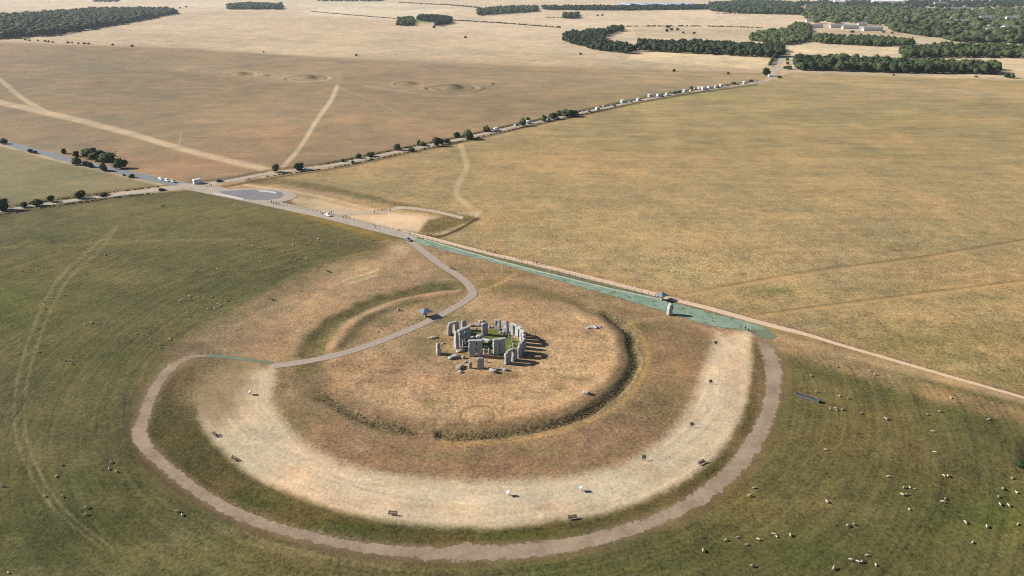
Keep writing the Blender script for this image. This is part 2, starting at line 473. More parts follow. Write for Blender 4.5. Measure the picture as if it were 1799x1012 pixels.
    line([(700, 405), (760, 416), (795, 408), (840, 384)], (62, 52, 30), 3.2, 2, .8, 1.5)
    # ---- pasture left of the monument
    PL = [(-900, 520), (0, 376), (200, 347), (340, 333), (520, 372), (700, 420), (716, 426), (660, 452), (480, 520), (330, 600), (250, 680), (215, 760), (260, 850), (420, 930), (620, 985), (840, 1000), (1050, 978), (1220, 915), (1330, 830), (1385, 730), (1392, 640), (1360, 592), (1520, 635), (1799, 712), (2800, 1010), (3200, 1300), (-1400, 1300)]
    poly(PL, (102, 96, 58), 5, 1, 6, (0.85, 0.95, 0))
    blob(180, 370, 260, 22, (124, 114, 74), .8); blob(420, 365, 120, 16, (132, 118, 76), .7); blob(320, 410, 200, 30, (116, 108, 66), .6)
    blob(60, 400, 120, 30, (112, 105, 68), .6)
    blob(20, 550, 120, 50, (82, 90, 38), .8); blob(0, 520, 60, 24, (88, 104, 36), .7); blob(240, 520, 200, 50, (98, 97, 54), .6); blob(150, 640, 160, 50, (88, 88, 46), .7)
    blob(110, 720, 140, 60, (98, 90, 50), .7); blob(160, 690, 60, 30, (110, 96, 58), .6); blob(60, 830, 160, 60, (84, 82, 44), .8); blob(240, 800, 90, 60, (88, 82, 42), .6)
    blob(200, 930, 220, 60, (76, 78, 38), .9); blob(40, 960, 160, 60, (68, 74, 34), .9); blob(330, 940, 60, 22, (140, 124, 88), .6); blob(310, 960, 40, 10, (150, 134, 100), .5)
    blob(450, 985, 180, 28, (112, 100, 60), .8); blob(700, 1000, 200, 16, (118, 106, 62), .8); blob(1000, 1000, 160, 14, (100, 96, 52), .8)
    blob(1200, 960, 140, 40, (94, 90, 46), .7); blob(1300, 880, 90, 50, (112, 100, 54), .7); blob(1450, 780, 130, 60, (120, 105, 60), .8); blob(1560, 730, 130, 40, (108, 97, 56), .7)
    blob(1480, 690, 80, 18, (134, 116, 72), .8); blob(1470, 660, 70, 18, (96, 94, 58), .8); blob(1600, 690, 140, 22, (88, 88, 52), .8); blob(1720, 760, 100, 50, (84, 86, 48), .8)
    blob(1640, 900, 170, 60, (82, 84, 42), .9); blob(1750, 920, 60, 40, (86, 100, 36), .7); blob(1500, 980, 240, 40, (86, 86, 44), .8); blob(1790, 870, 60, 20, (96, 104, 44), .6); blob(1380, 960, 120, 40, (84, 84, 40), .7)
    blob(1600, 840, 160, 40, (102, 93, 52), .6); blob(1640, 870, 30, 8, (64, 68, 44), .6); blob(1480, 905, 80, 20, (118, 104, 62), .5); blob(1795, 800, 14, 30, (52, 54, 40), .9); blob(1600, 790, 80, 25, (124, 104, 64), .5)
    blob(1320, 905, 60, 14, (120, 108, 56), .5); blob(1360, 720, 30, 60, (100, 96, 54), .7)
    line([(1330, 592), (1480, 640), (1640, 690), (1799, 732)], (170, 138, 100), 22, 12, .85, 8)
    line([(1340, 584), (1480, 622), (1660, 668), (1799, 704)], (188, 156, 116), 10, 7, .8, 4)
    for off in (-9, 9):
        line([(205, 400), (165 + off, 440), (112 + off, 490), (78 + off, 550), (52 + off, 620), (36 + off, 690), (38 + off, 770), (66 + off, 840), (110 + off, 900), (190 + off, 965)], (152, 136, 98), 4.0, 3, .55, 3)
    line([(-20, 436), (130, 430), (250, 424), (430, 420)], (140, 126, 80), 2.5, 2, .6, 1)
    line([(190, 700), (184, 750), (196, 810), (215, 850)], (132, 116, 78), 2.5, 2, .5, 1)
    line([(420, 380), (520, 412), (700, 440)], (98, 84, 58), 12, 7, .5, 5)
    line([(500, 366), (600, 395), (680, 420)], (146, 118, 60), 9, 6, .8, 6)
    blob(690, 425, 30, 6, (190, 150, 112), .7)
    for off in np.linspace(0, 26, 3):
        line([(225 + off * 0.3, 640 + off), (268, 600 + off), (330, 560 + off), (420, 520 + off)], (132, 114, 76), 3, 3, .4, 3)
    poly(PL, (92, 91, 54), 30, .2, 20)
    r9 = np.random.default_rng(5)
    for _ in range(150):
        bx_, by_ = r9.uniform(0, 1799), r9.uniform(350, 1010)
        if (bx_ - 850) ** 2 / 640 ** 2 + (by_ - 690) ** 2 / 320 ** 2 < 1 or (bx_ > 700 and by_ < 640): continue
        k9 = by_ / 700
        blob(bx_, by_, r9.uniform(20, 90) * k9, r9.uniform(6, 22) * k9, [(88, 92, 46), (78, 84, 40), (126, 112, 68), (118, 106, 62), (98, 98, 54), (138, 121, 80)][r9.integers(6)], r9.uniform(.25, .6), .9)
    # ---- worn slope left of the monument
    poly([(716, 426), (640, 452), (545, 478), (450, 525), (350, 580), (300, 618), (360, 628), (480, 638), (620, 618), (740, 575), (830, 520), (770, 465)], (165, 135, 100), 14, 1, 16, (0.8, 0.15, 0))
    line([(700, 430), (600, 465), (480, 520), (360, 580), (300, 620)], (138, 118, 82), 12, 14, .7, 14)
    blob(700, 436, 26, 9, (206, 174, 134), .9); blob(560, 560, 60, 30, (184, 152, 114), .6); blob(450, 600, 60, 20, (160, 128, 94), .7); blob(640, 470, 70, 14, (176, 148, 104), .7); blob(740, 470, 40, 14, (182, 150, 108), .7)
    line([(598, 494), (640, 482), (664, 474)], (206, 178, 134), 3.2, 2, .9, 1); line([(606, 500), (640, 490), (664, 482)], (206, 178, 134), 3.2, 2, .8, 1); line([(500, 535), (525, 527)], (196, 166, 124), 4, 3, .7, 1)
    line([(700, 450), (600, 490), (520, 545)], (184, 152, 112), 9, 8, .5, 6)
    # ---- ground between ditch and worn arc
    poly([(716, 424), (745, 440), (800, 478), (835, 512), (900, 500), (1000, 520), (1165, 560), (1262, 592), (1330, 590), (1250, 570), (1168, 546), (1000, 496), (900, 468), (800, 442), (735, 424)], (158, 130, 95), 4, 1, 5, (0.9, 0.1, 0))
    blob(770, 452, 30, 10, (172, 142, 104), .7); blob(860, 475, 50, 12, (138, 118, 80), .6); blob(1000, 512, 80, 10, (164, 136, 98), .6); blob(905, 482, 30, 8, (120, 108, 66), .5)
    ring(56, 83, -200, 200, (142, 116, 84), 3, .0)
    poly([(480, 650), (475, 690), (487, 730), (540, 785), (610, 818), (700, 840), (800, 848), (900, 848), (1000, 842), (1080, 826), (1140, 795), (1190, 750), (1220, 700), (1240, 650), (1262, 590), (1165, 560), (900, 490), (835, 515), (740, 575), (620, 620)], (146, 118, 86), 5, 1, 6, (0.8, 0.2, 0))
    blob(640, 800, 120, 18, (138, 108, 84), .7); blob(880, 810, 180, 20, (140, 108, 82), .8); blob(1080, 770, 90, 30, (146, 114, 84), .7); blob(1180, 640, 40, 50, (136, 112, 78), .7)
    blob(560, 700, 50, 50, (122, 106, 72), .7); blob(520, 740, 36, 20, (126, 108, 74), .6); blob(760, 800, 120, 8, (128, 116, 72), .6); blob(960, 792, 60, 8, (120, 114, 66), .6)
    blob(510, 690, 14, 7, (176, 150, 118), .7); blob(634, 788, 18, 8, (180, 152, 122), .8); blob(1000, 540, 160, 30, (168, 138, 98), .7); blob(950, 520, 90, 12, (124, 108, 66), .6); blob(1050, 545, 80, 10, (128, 108, 70), .5)
    blob(860, 500, 30, 12, (112, 106, 62), .8); blob(1010, 550, 40, 7, (112, 102, 66), .7); blob(1130, 575, 36, 8, (112, 104, 62), .6); blob(1140, 610, 40, 12, (160, 130, 90), .5); blob(1170, 700, 40, 40, (122, 110, 66), .5)
    line([(842, 512), (880, 496), (905, 482)], (186, 158, 110), 4, 3, .6, 2); line([(1060, 572), (1150, 560), (1240, 548)], (178, 148, 104), 5, 4, .5, 3); line([(1118, 650), (1180, 658), (1245, 660)], (170, 142, 98), 2.5, 2, .5, 1)
    ring(52.5, 61, 60, 238, (104, 92, 58), 1.5, .0)
    # ---- inside the bank
    ring(0, 50, 40, 262, (184, 150, 110), 2.5, 1, 3.0, (0.9, 0, 0), fa=20)
    ring(0, 44, 0, 360, (178, 145, 106), 7, .95, 7.0, (0.9, 0, 0))
    ring(40, 50, 240, 350, (160, 128, 94), 5, .8, 3)
    blob(740, 670, 90, 26, (190, 148, 110), .8); blob(1000, 650, 90, 40, (194, 160, 117), .8); blob(860, 700, 160, 26, (188, 152, 112), .7); blob(1010, 600, 60, 20, (186, 150, 108), .6); blob(600, 680, 30, 20, (184, 144, 104), .8)
    blob(760, 610, 40, 26, (122, 106, 70), .8); blob(850, 665, 110, 9, (140, 112, 84), .6); blob(790, 560, 60, 14, (116, 108, 68), .7); blob(680, 640, 40, 20, (172, 134, 98), .6)
    blob(940, 560, 90, 20, (176, 142, 102), .6); blob(950, 585, 30, 8, (140, 120, 80), .6); blob(755, 705, 16, 5, (122, 106, 60), .7); blob(985, 680, 14, 7, (150, 124, 78), .7)
    blob(780, 720, 40, 8, (196, 162, 118), .6); blob(1080, 690, 30, 30, (168, 136, 96), .5)
    th = np.linspace(0, 2 * np.pi, 24)
    line([(845 + 36 * math.cos(t), 731 + 18 * math.sin(t)) for t in th], (138, 112, 72), 3.0, 2.5, .5, 2)
    blob(845, 731, 26, 11, (164, 138, 94), .7); blob(848, 735, 8, 4, (196, 170, 130), .9)
    blob(560, 600, 30, 40, (160, 126, 94), .7); blob(640, 560, 70, 26, (156, 126, 92), .8); blob(620, 590, 40, 14, (116, 104, 66), .6, .8); blob(655, 560, 34, 9, (110, 102, 64), .6, .8); blob(720, 530, 30, 6, (110, 102, 60), .6); blob(770, 535, 30, 12, (120, 110, 70), .6)
    blob(690, 545, 40, 12, (140, 120, 88), .5)
    r9 = np.random.default_rng(12)
    for _ in range(46):
        a_ = r9.uniform(0, 2 * np.pi); q_ = r9.uniform(.25, .98)
        blob(835 + 255 * q_ * math.cos(a_), 632 + 118 * q_ * math.sin(a_), r9.uniform(8, 34), r9.uniform(2.5, 7), [(136, 116, 74), (150, 122, 84), (198, 168, 126), (192, 146, 112), (128, 112, 72)][r9.integers(5)], r9.uniform(.3, .65), .9)
    for _ in range(60):
        a_ = r9.uniform(-.1, np.pi + .3)
        q_ = r9.uniform(300, 390)
        blob(850 + q_ * math.cos(a_), 632 + q_ * .53 * math.sin(a_), r9.uniform(10, 40), r9.uniform(3, 9), [(128, 104, 74), (120, 106, 70), (160, 132, 98), (152, 120, 92)][r9.integers(4)], r9.uniform(.25, .55), .9)
    # turf among the stones
    poly([zs(600, 290), zs(860, 270), zs(1000, 280), (896, 590), (911, 600), (912, 620), (900, 628), (870, 626), (850, 612), (822, 606)], (104, 112, 52), 3, .95, 4, (1.0, 0, 0))
    blob(896, 606, 9, 9, (110, 124, 56), .8); blob(872, 583, 14, 5, (124, 126, 66), .7)
    poly([zs(60, 380), zs(300, 300), zs(420, 400), zs(600, 480), zs(700, 560), zs(560, 640), zs(400, 640), zs(200, 700)], (150, 126, 84), 5, .8, 6)
    blob(779, 631, 14, 6, (178, 150, 114), .8); blob(805, 612, 14, 5, (192, 166, 128), .8); blob(784, 584, 8, 3, (196, 168, 128), .8); blob(850, 618, 14, 3, (168, 140, 104), .6)
    blob(842, 566, 8, 3, (186, 146, 112), .8)
    # ---- ditch turf
    ring(55.2, 59.3, 58, 189, (108, 98, 66), 1.0, .85, .8, (1.6, 0, 0), fa=3)
    ring(53.2, 55.2, 58, 189, (128, 110, 78), 1.0, .7, .8, fa=3)
    ring(54.5, 59.6, 191, 236, (112, 98, 66), 2.0, .7, 2.0, (1.4, 0, 0), fa=4)
    ring(60.6, 62.2, 64, 188, (174, 142, 84), .7, .75, .6)
    ring(52.5, 61.5, 244, 358, (102, 96, 58), 2.0, .85, 2.2, (1.0, 0, 0), fa=8)
    ring(54.0, 56.2, 290, 358, (84, 76, 48), 1.0, .5, 1.5, fa=8)
    ring(47, 51, 250, 356, (172, 138, 104), 1.6, .7, 1.4, fa=8)
    ring(53.5, 58.5, 6, 55, (122, 104, 66), 1.8, .6, 2.0, fa=8)
    ring(44, 47, 262, 340, (112, 104, 66), 1.6, .5, 3, fa=10)
    # ---- worn pale arc (feet have bared it)
    outer = [(352, 700), (352, 738), (370, 768), (410, 810), (480, 855), (560, 888), (650, 910), (760, 923), (870, 926), (980, 916), (1080, 896), (1160, 866), (1230, 826), (1275, 780), (1300, 735), (1315, 690), (1321, 640), (1322, 578)]
    inner = [(480, 640), (475, 690), (487, 730), (540, 785), (610, 818), (700, 840), (800, 848), (900, 848), (1000, 842), (1080, 826), (1140, 795), (1190, 750), (1220, 700), (1240, 650), (1262, 588)]
    # green verge outside it
    ring_green = [(250, 760), (300, 810), (360, 858), (440, 905), (540, 935), (640, 953), (760, 958), (860, 952), (960, 944), (1080, 920), (1190, 880), (1270, 825), (1325, 750), (1348, 680), (1345, 610), (1322, 590)]
    g_in = [(350, 630), (300, 660), (275, 700), (262, 740)]
    poly(catmull(outer, 4).tolist() + ring_green[::-1] + g_in[::-1] + [(400, 640), (340, 680)], (92, 82, 46), 7, 1, 8, (0.9, 0.5, 0))
    blob(320, 690, 30, 40, (112, 98, 62), .7); blob(330, 790, 30, 40, (84, 78, 42), .6); blob(450, 880, 60, 18, (78, 82, 36), .8); blob(600, 930, 110, 14, (74, 80, 32), .85); blob(850, 942, 60, 8, (110, 94, 58), .6); blob(930, 938, 110, 10, (80, 84, 34), .8)
    blob(1200, 872, 80, 16, (112, 94, 58), .8); blob(1300, 790, 24, 50, (124, 102, 70), .8); blob(1335, 680, 14, 70, (132, 106, 76), .9); blob(1090, 908, 60, 10, (100, 88, 50), .7)
    blob(370, 650, 60, 18, (136, 114, 78), .7); blob(400, 680, 50, 30, (150, 124, 92), .6)
    poly(catmull(outer, 4).tolist() + catmull(inner, 4).tolist()[::-1] + [(445, 655), (395, 675)], (208, 185, 151), 10, 1, 18, (0.42, 0.4, 0))
    poly([(335, 690), (385, 645), (450, 630), (470, 650), (420, 690), (400, 740), (370, 750)], (164, 138, 104), 24, .8, 26)
    blob(385, 690, 60, 40, (158, 132, 98), .85); blob(455, 665, 22, 22, (204, 180, 146), .7)
    line(inner, (206, 186, 156), 10, 12, .5, 4)
    line([(500, 800), (600, 845), (720, 872), (860, 880), (1000, 872), (1110, 845), (1200, 780), (1260, 700), (1285, 600)], (206, 190, 163), 12, 14, .5, 8)
    for x, y, rx, ry in ((600, 880, 60, 10), (760, 890, 80, 10), (960, 890, 70, 10), (520, 830, 40, 16), (1140, 830, 40, 14), (1290, 650, 18, 60), (700, 850, 60, 5)):
        blob(x, y, rx, ry, (189, 160, 126), .5, .8)
    line([(470, 700), (540, 800), (640, 860), (760, 880)], (176, 150, 118), 2, 2, .4, 3)
    ring(0, 0.1, 0, 360, (0, 0, 0), .01, 0)
    # dark rough edge on the outer side of the gravel ring
    line([(222, 700), (232, 790), (300, 850), (420, 920), (560, 962), (720, 985), (850, 990)], (96, 78, 52), 9, 7, .8, 6)
    line([(240, 700), (262, 640), (300, 612), (350, 606)], (112, 96, 62), 10, 8, .6, 6)
    line([(380, 930), (540, 975), (700, 995)], (134, 116, 78), 12, 12, .6, 10)
    trk = [(365, 624), (332, 628), (303, 644), (282, 667), (263, 700), (253, 733), (245, 755), (254, 782), (288, 817), (340, 858), (408, 898), (475, 924), (565, 948), (655, 964), (770, 974), (850, 973), (950, 965), (1050, 946), (1145, 918), (1220, 880), (1285, 829), (1328, 774), (1352, 720), (1360, 664), (1355, 631), (1342, 603)]
    line(trk, (140, 120, 94), 24, 9, .6, 16)
    line(trk, (118, 100, 70), 34, 10, .3, 18)
    # verges of the byway
    for off, cc, w in ((-7, (112, 98, 66), 2.6), (7, (96, 84, 58), 2.4)):
        P = [(0, 372), (100, 356), (200, 343), (290, 333), (400, 320), (470, 307), (540, 297), (600, 288), (700, 267), (800, 247), (870, 231), (950, 213), (1050, 192), (1150, 172), (1250, 156), (1330, 145)]
        line([(x, y + off * (y + 30) / 350) for x, y in P], cc, w, 1.5, .85, .6)
    line([(1100, 190), (1250, 164), (1340, 150)], (158, 150, 96), 4, 3, .6, 1)
    blob(745, 37, 22, 4, (92, 112, 60), .95)
    # subtle wide variation
    f = 1 + 0.17 * n1 + 0.12 * nf + 0.13 * n2 + .06 * n3
    C *= np.clip(f, .7, 1.35)[:, None]
    gsh = (n1 + n2)[:, None]
    C *= 1 + gsh * np.array([0.06, -0.02, -0.08])
    g_ = C.mean(1, keepdims=True); C = C + (g_ - C) * .10
    T[:, 0] *= np.clip(.25 + (py - 60) / 520, .25, 1.0)
    return lin(np.clip(C / 255, 0, 1)) / KREF, T

def ground_material():
    m = bpy.data.materials.new('downland_turf')
    m.use_nodes = True
    t = m.node_tree; N = t.nodes; L = t.links
    b = N['Principled BSDF']
    b.inputs['Roughness'].default_value = 0.95
    b.inputs['Specular IOR Level'].default_value = 0.08
    def node(k, **kw):
        n = N.new(k)
        for a, v in kw.items(): setattr(n, a, v)
        return n
    def math_(op, a, b_=None):
        n = node('ShaderNodeMath', operation=op)
        for i, v in enumerate((a, b_)):
            if v is None: continue
            if isinstance(v, (int, float)): n.inputs[i].default_value = v
            else: L.new(v, n.inputs[i])
        return n.outputs[0]
    tc = node('ShaderNodeTexCoord')
    pos = tc.outputs['Object']
    def noise(vec, scale, detail=5, rough=.6, dim='2D', dist=0.0):
        n = node('ShaderNodeTexNoise', noise_dimensions=dim)
        n.inputs['Scale'].default_value = scale; n.inputs['Detail'].default_value = detail; n.inputs['Roughness'].default_value = rough
        n.inputs['Distortion'].default_value = dist
        L.new(vec, n.inputs['Vector'])
        return n.outputs['Fac']
    soil = node('ShaderNodeVertexColor', layer_name='soil').outputs['Color']
    sw = node('ShaderNodeSeparateColor')
    L.new(node('ShaderNodeVertexColor', layer_name='sward').outputs['Color'], sw.inputs[0])
    tuft, stripe, streak = sw.outputs[0], sw.outputs[1], sw.outputs[2]
    fine = noise(pos, 0.95, 3, .78)
    grain = noise(pos, 2.3, 2, .7)
    mid = noise(pos, 0.17, 3, .65)
    big = noise(pos, 0.035, 2, .6)
    # concentric mowing and treading lines round the monument
    sep = node('ShaderNodeSeparateXYZ'); L.new(pos, sep.inputs[0])
    dx = math_('SUBTRACT', sep.outputs[0], float(HC[0])); dy = math_('SUBTRACT', sep.outputs[1], float(HC[1]))
    rad = math_('SQRT', math_('ADD', math_('MULTIPLY', dx, dx), math_('MULTIPLY', dy, dy)))
    ang = math_('ARCTAN2', dx, dy)
    cmb = node('ShaderNodeCombineXYZ'); L.new(math_('MULTIPLY', rad, 0.62), cmb.inputs[0]); L.new(math_('MULTIPLY', ang, 3.0), cmb.inputs[1])
    con = noise(cmb.outputs[0], 1.0, 3, .66)
    cmb2 = node('ShaderNodeCombineXYZ'); L.new(math_('MULTIPLY', sep.outputs[0], 0.012), cmb2.inputs[0]); L.new(math_('MULTIPLY', sep.outputs[1], 0.16), cmb2.inputs[1])
    stk = noise(cmb2.outputs[0], 1.0, 3, .7)
    def dev(n, amp, w=None):
        v = math_('MULTIPLY', math_('SUBTRACT', n, 0.5), amp)
        return v if w is None else math_('MULTIPLY', v, w)
    s = math_('ADD', dev(fine, 2.3, tuft), dev(mid, 1.0, tuft))
    s = math_('ADD', s, dev(grain, 1.1, tuft))
    s = math_('ADD', s, dev(con, 1.1, stripe))
    s = math_('ADD', s, dev(stk, 1.0, streak))
    s = math_('ADD', s, dev(big, 0.45))
    # pale seed heads and dark tussocks
    fl = noise(pos, 0.5, 2, .6)
    def ramp(n, a, b_):
        r = node('ShaderNodeMapRange'); r.interpolation_type = 'SMOOTHSTEP'
        L.new(n, r.inputs[0]); r.inputs[1].default_value = a; r.inputs[2].default_value = b_
        return r.outputs[0]
    s = math_('ADD', s, math_('MULTIPLY', math_('MULTIPLY', ramp(fl, .58, .74), .34), tuft))
    s = math_('SUBTRACT', s, math_('MULTIPLY', math_('MULTIPLY', ramp(fl, .38, .24), .26), tuft))
    gain = math_('MAXIMUM', math_('ADD', s, 1.0), 0.3)
    mul = node('ShaderNodeMix', data_type='RGBA', blend_type='MULTIPLY')
    mul.inputs[0].default_value = 1.0
    L.new(soil, mul.inputs[6])
    # drier blades are yellower, deeper ones greener
    hue = node('ShaderNodeCombineColor')
    L.new(gain, hue.inputs[0])
    L.new(math_('ADD', math_('MULTIPLY', gain, 0.94), 0.06), hue.inputs[1])
    L.new(math_('ADD', math_('MULTIPLY', gain, 0.85), 0.15), hue.inputs[2])
    L.new(hue.outputs[0], mul.inputs[7])
    L.new(mul.outputs[2], b.inputs['Base Color'])
    bp = node('ShaderNodeBump'); bp.inputs['Distance'].default_value = 0.35
    L.new(math_('MULTIPLY', tuft, 0.38), bp.inputs['Strength'])
    L.new(math_('ADD', fine, math_('MULTIPLY', mid, 1.2)), bp.inputs['Height'])
    L.new(bp.outputs[0], b.inputs['Normal'])
    return m

build_ground()

# ------------------------------------------------------------------ roads, paths and tracks
def sheet(name, A, B, m, lift=0.04, jag=0.12, step=0.8, cross=6, seed=0, px=True):
    """strip between two edge lines; ragged edges, follows the ground"""
    A = np.array([at(*p) for p in catmull(A, 6)]) if px else np.array(A)
    B = np.array([at(*p) for p in catmull(B, 6)]) if px else np.array(B)
    def resample(P, n):
        d = np.r_[0, np.cumsum(np.hypot(*np.diff(P, axis=0).T))]
        s = np.linspace(0, d[-1], n)
        return np.c_[np.interp(s, d, P[:, 0]), np.interp(s, d, P[:, 1])]
    La = np.hypot(*np.diff(A, axis=0).T).sum()
    n = max(6, int(La / step))
    A = resample(A, n); B = resample(B, n)
    w = (B - A) / (np.hypot(*(B - A).T)[:, None] + 1e-9)
    fq = 0.55 if jag > .6 else .35
    ja = fbm(np.arange(n) * step, np.zeros(n) + seed, fq, 5, 3 + seed) * 2 * jag
    jb = fbm(np.arange(n) * step, np.zeros(n) + 7.7 + seed, fq, 5, 13 + seed) * 2 * jag
    A = A - w * ja[:, None]; B = B + w * jb[:, None]
    V = []
    for k in range(cross + 1):
        t = k / cross
        P = A * (1 - t) + B * t
        V.append(np.c_[P, hz(P[:, 0], P[:, 1]) + lift])
    V = np.stack(V, 1).reshape(-1, 3)
    c1 = cross + 1
    i = np.arange(n - 1)[:, None] * c1; j = np.arange(cross)[None, :]
    F = np.stack([i + j, i + j + 1, i + c1 + j + 1, i + c1 + j], -1).reshape(-1, 4)
    me = mesh_np(name, V.tolist(), F.tolist(), m, True)
    if me.polygons[0].normal.z < 0: me.flip_normals()
    ev = np.tile(1 - np.abs(np.linspace(-1, 1, c1)), n)
    ca = me.color_attributes.new('edge', 'FLOAT_COLOR', 'POINT')
    ca.data.foreach_set('color', np.repeat(ev[:, None], 4, 1).astype(np.float32).ravel())
    o = new_obj(name, me)
    tag(o, kind='structure')
    return o
def road(name, P, wid, m, **kw):
    W = np.array([at(*p) for p in catmull(P, 8)])
    wid = np.interp(np.linspace(0, 1, len(W)), np.linspace(0, 1, len(np.atleast_1d(wid))), np.atleast_1d(wid)) if np.ndim(wid) else np.full(len(W), wid)
    T = np.gradient(W, axis=0); T /= np.hypot(*T.T)[:, None]
    Nn = np.c_[-T[:, 1], T[:, 0]]
    return sheet(name, W + Nn * wid[:, None] / 2, W - Nn * wid[:, None] / 2, m, px=False, **kw)
def gc(r, g, b): return tuple(lin(np.array([r, g, b]) / 255) / KREF)

def worn(name, c1, c2, bare=.74, edge=1.0):
    """worn surface: grass creeps in from the edges and through bare spots"""
    m = bpy.data.materials.new(name); m.use_nodes = True
    t = m.node_tree; b = t.nodes['Principled BSDF']; L = t.links
    b.inputs['Roughness'].default_value = .95; b.inputs['Specular IOR Level'].default_value = .1
    tc = t.nodes.new('ShaderNodeTexCoord')
    def nz(s_, d, r_=.65):
        n = t.nodes.new('ShaderNodeTexNoise'); n.noise_dimensions = '2D'
        n.inputs['Scale'].default_value = s_; n.inputs['Detail'].default_value = d; n.inputs['Roughness'].default_value = r_
        L.new(tc.outputs['Object'], n.inputs['Vector']); return n.outputs['Fac']
    def mth(op, x, y):
        n = t.nodes.new('ShaderNodeMath'); n.operation = op
        for i, v in enumerate((x, y)):
            if isinstance(v, float): n.inputs[i].default_value = v
            else: L.new(v, n.inputs[i])
        return n.outputs[0]
    def rmp(v, lo, hi):
        n = t.nodes.new('ShaderNodeMapRange'); n.interpolation_type = 'SMOOTHSTEP'
        L.new(v, n.inputs[0]); n.inputs[1].default_value = lo; n.inputs[2].default_value = hi
        return n.outputs[0]
    r = t.nodes.new('ShaderNodeValToRGB')
    r.color_ramp.elements[0].position = .34; r.color_ramp.elements[1].position = .66
    r.color_ramp.elements[0].color = (*c1, 1); r.color_ramp.elements[1].color = (*c2, 1)
    L.new(mth('ADD', mth('MULTIPLY', nz(.12, 4), .55), mth('MULTIPLY', nz(.9, 4, .75), .45)), r.inputs[0])
    L.new(r.outputs[0], b.inputs['Base Color'])
    sp = t.nodes.new('ShaderNodeSeparateColor')
    vc = t.nodes.new('ShaderNodeVertexColor'); vc.layer_name = 'edge'; L.new(vc.outputs['Color'], sp.inputs[0])
    n1 = mth('SUBTRACT', nz(.55, 5, .75), .5)
    a = rmp(mth('ADD', mth('MULTIPLY', sp.outputs[0], 2.6 / edge), mth('MULTIPLY', n1, 3.2)), .30, .62)
    hole = rmp(nz(.32, 6, .7), bare + .06, bare - .02)
    L.new(mth('MULTIPLY', a, hole), b.inputs['Alpha'])
    return m
m_path = mat('visitor_tarmac', gc(168, 154, 142), .9, .13, .8, bump=.1)
m_track = worn('gravel_ring', gc(136, 119, 101), gc(172, 154, 134), .70, 1.0)
m_byway = mat('byway_gravel', gc(178, 168, 154), .95, .16, .25, bump=.2)
m_tar = mat('old_road_tarmac', gc(124, 130, 134), .85, .1, .15)
m_tar2 = mat('road_surface_pale', gc(172, 160, 148), .9, .12, .2)
m_tar3 = mat('turning_circle_tarmac', gc(126, 126, 130), .85, .12, .15)
m_teal = worn('teal_grass_mat', gc(100, 136, 120), gc(156, 170, 150), .60, .6)
m_teal2 = worn('teal_mat_worn', gc(106, 124, 104), gc(136, 136, 114), .6, 1.2)
m_pink = mat('pale_path_gravel', gc(212, 186, 160), .95, .1, .5)
m_verge = mat('verge_turf', gc(108, 106, 78), .95, .3, .4, bump=.4)
m_white = mat('pale_road_edge', gc(200, 196, 190), .9, .08, .5)

road('byway', [(-140, 395), (0, 371), (100, 356), (200, 343), (290, 332), (345, 325), (400, 318), (470, 305), (540, 296), (600, 287), (700, 266), (800, 246), (870, 230), (950, 213), (1050, 192), (1150, 172), (1250, 156), (1330, 144), (1350, 139), (1360, 126), (1370, 105), (1379, 84), (1377, 76)],
     [5, 5.5, 6, 6, 6, 5.5, 5.5, 5.5, 5.5, 6, 6, 7, 9, 12, 12], m_byway, lift=.05, jag=.5, step=2.0)
road('old_road', [(-140, 213), (0, 249), (110, 278), (200, 299), (280, 317), (345, 328)], [9, 9, 9, 10], m_tar, lift=.06, jag=.3, step=1.5)
sheet('road', [(318, 322), (345, 324), (390, 329), (440, 345), (500, 357), (560, 371), (640, 390), (735, 414)], [(300, 331), (340, 336), (385, 345), (440, 356), (500, 369), (560, 382), (640, 402), (728, 424)], m_tar2, lift=.08, jag=.25, step=1.2)
def disc(name, P, m, lift):
    Q = catmull(list(P) + [P[0]], 6)[:-1]
    W = [at(*q) for q in Q]
    me = mesh_np(name, [(x, y, hz1(x, y) + lift) for x, y in W], [list(range(len(W)))], m)
    if me.polygons[0].normal.z < 0: me.flip_normals()
    return tag(new_obj(name, me), kind='structure')
disc('turning_circle', [(375, 338), (410, 332), (450, 331), (490, 333), (516, 340), (520, 347), (500, 354), (470, 357), (430, 353), (400, 347)], m_tar2, .12)
disc('turning_circle_surface', [(384, 337), (440, 333.5), (485, 336), (498, 341), (490, 348), (462, 352), (432, 350), (404, 344)], m_tar3, .16)
sheet('kerb_marking', [(376, 339), (400, 343), (428, 349)], [(374, 341.5), (398, 346), (428, 352.5)], m_white, lift=.2, jag=.02, step=1)
sheet('kerb_marking', [(452, 334.5), (470, 335.5), (486, 338)], [(456, 337), (472, 338.5), (484, 341)], m_white, lift=.2, jag=.02, step=1)
sheet('path', [(560, 362), (620, 369), (672, 370), (700, 362), (760, 368), (815, 380)], [(570, 384), (630, 378), (680, 376), (706, 368), (760, 374), (812, 386)], worn('hub_path', gc(178, 158, 140), gc(202, 182, 160), .68, .9), lift=.05, jag=.5, step=1.2)
sheet('path', [(705, 404), (760, 417), (860, 443), (960, 466), (1080, 496), (1160, 516)], [(700, 408), (757, 422), (858, 448), (958, 472), (1077, 502), (1157, 522.5)], m_pink, lift=.07, jag=.3)
sheet('path', [(1158, 516.5), (1240, 537), (1340, 564.5), (1420, 586), (1480, 605), (1560, 628), (1660, 657), (1799, 697), (2100, 785)], [(1155, 522), (1236, 543), (1337, 571), (1417, 591), (1477, 609), (1557, 632), (1657, 661), (1797, 701), (2100, 790)], m_pink, lift=.07, jag=.3)
sheet('verge', [(745, 418.5), (860, 448.5), (960, 472.5), (1080, 502.5), (1156, 522.8)], [(742, 421), (856, 454), (956, 481), (1076, 510), (1150, 526)], m_verge, lift=.05, jag=.25)
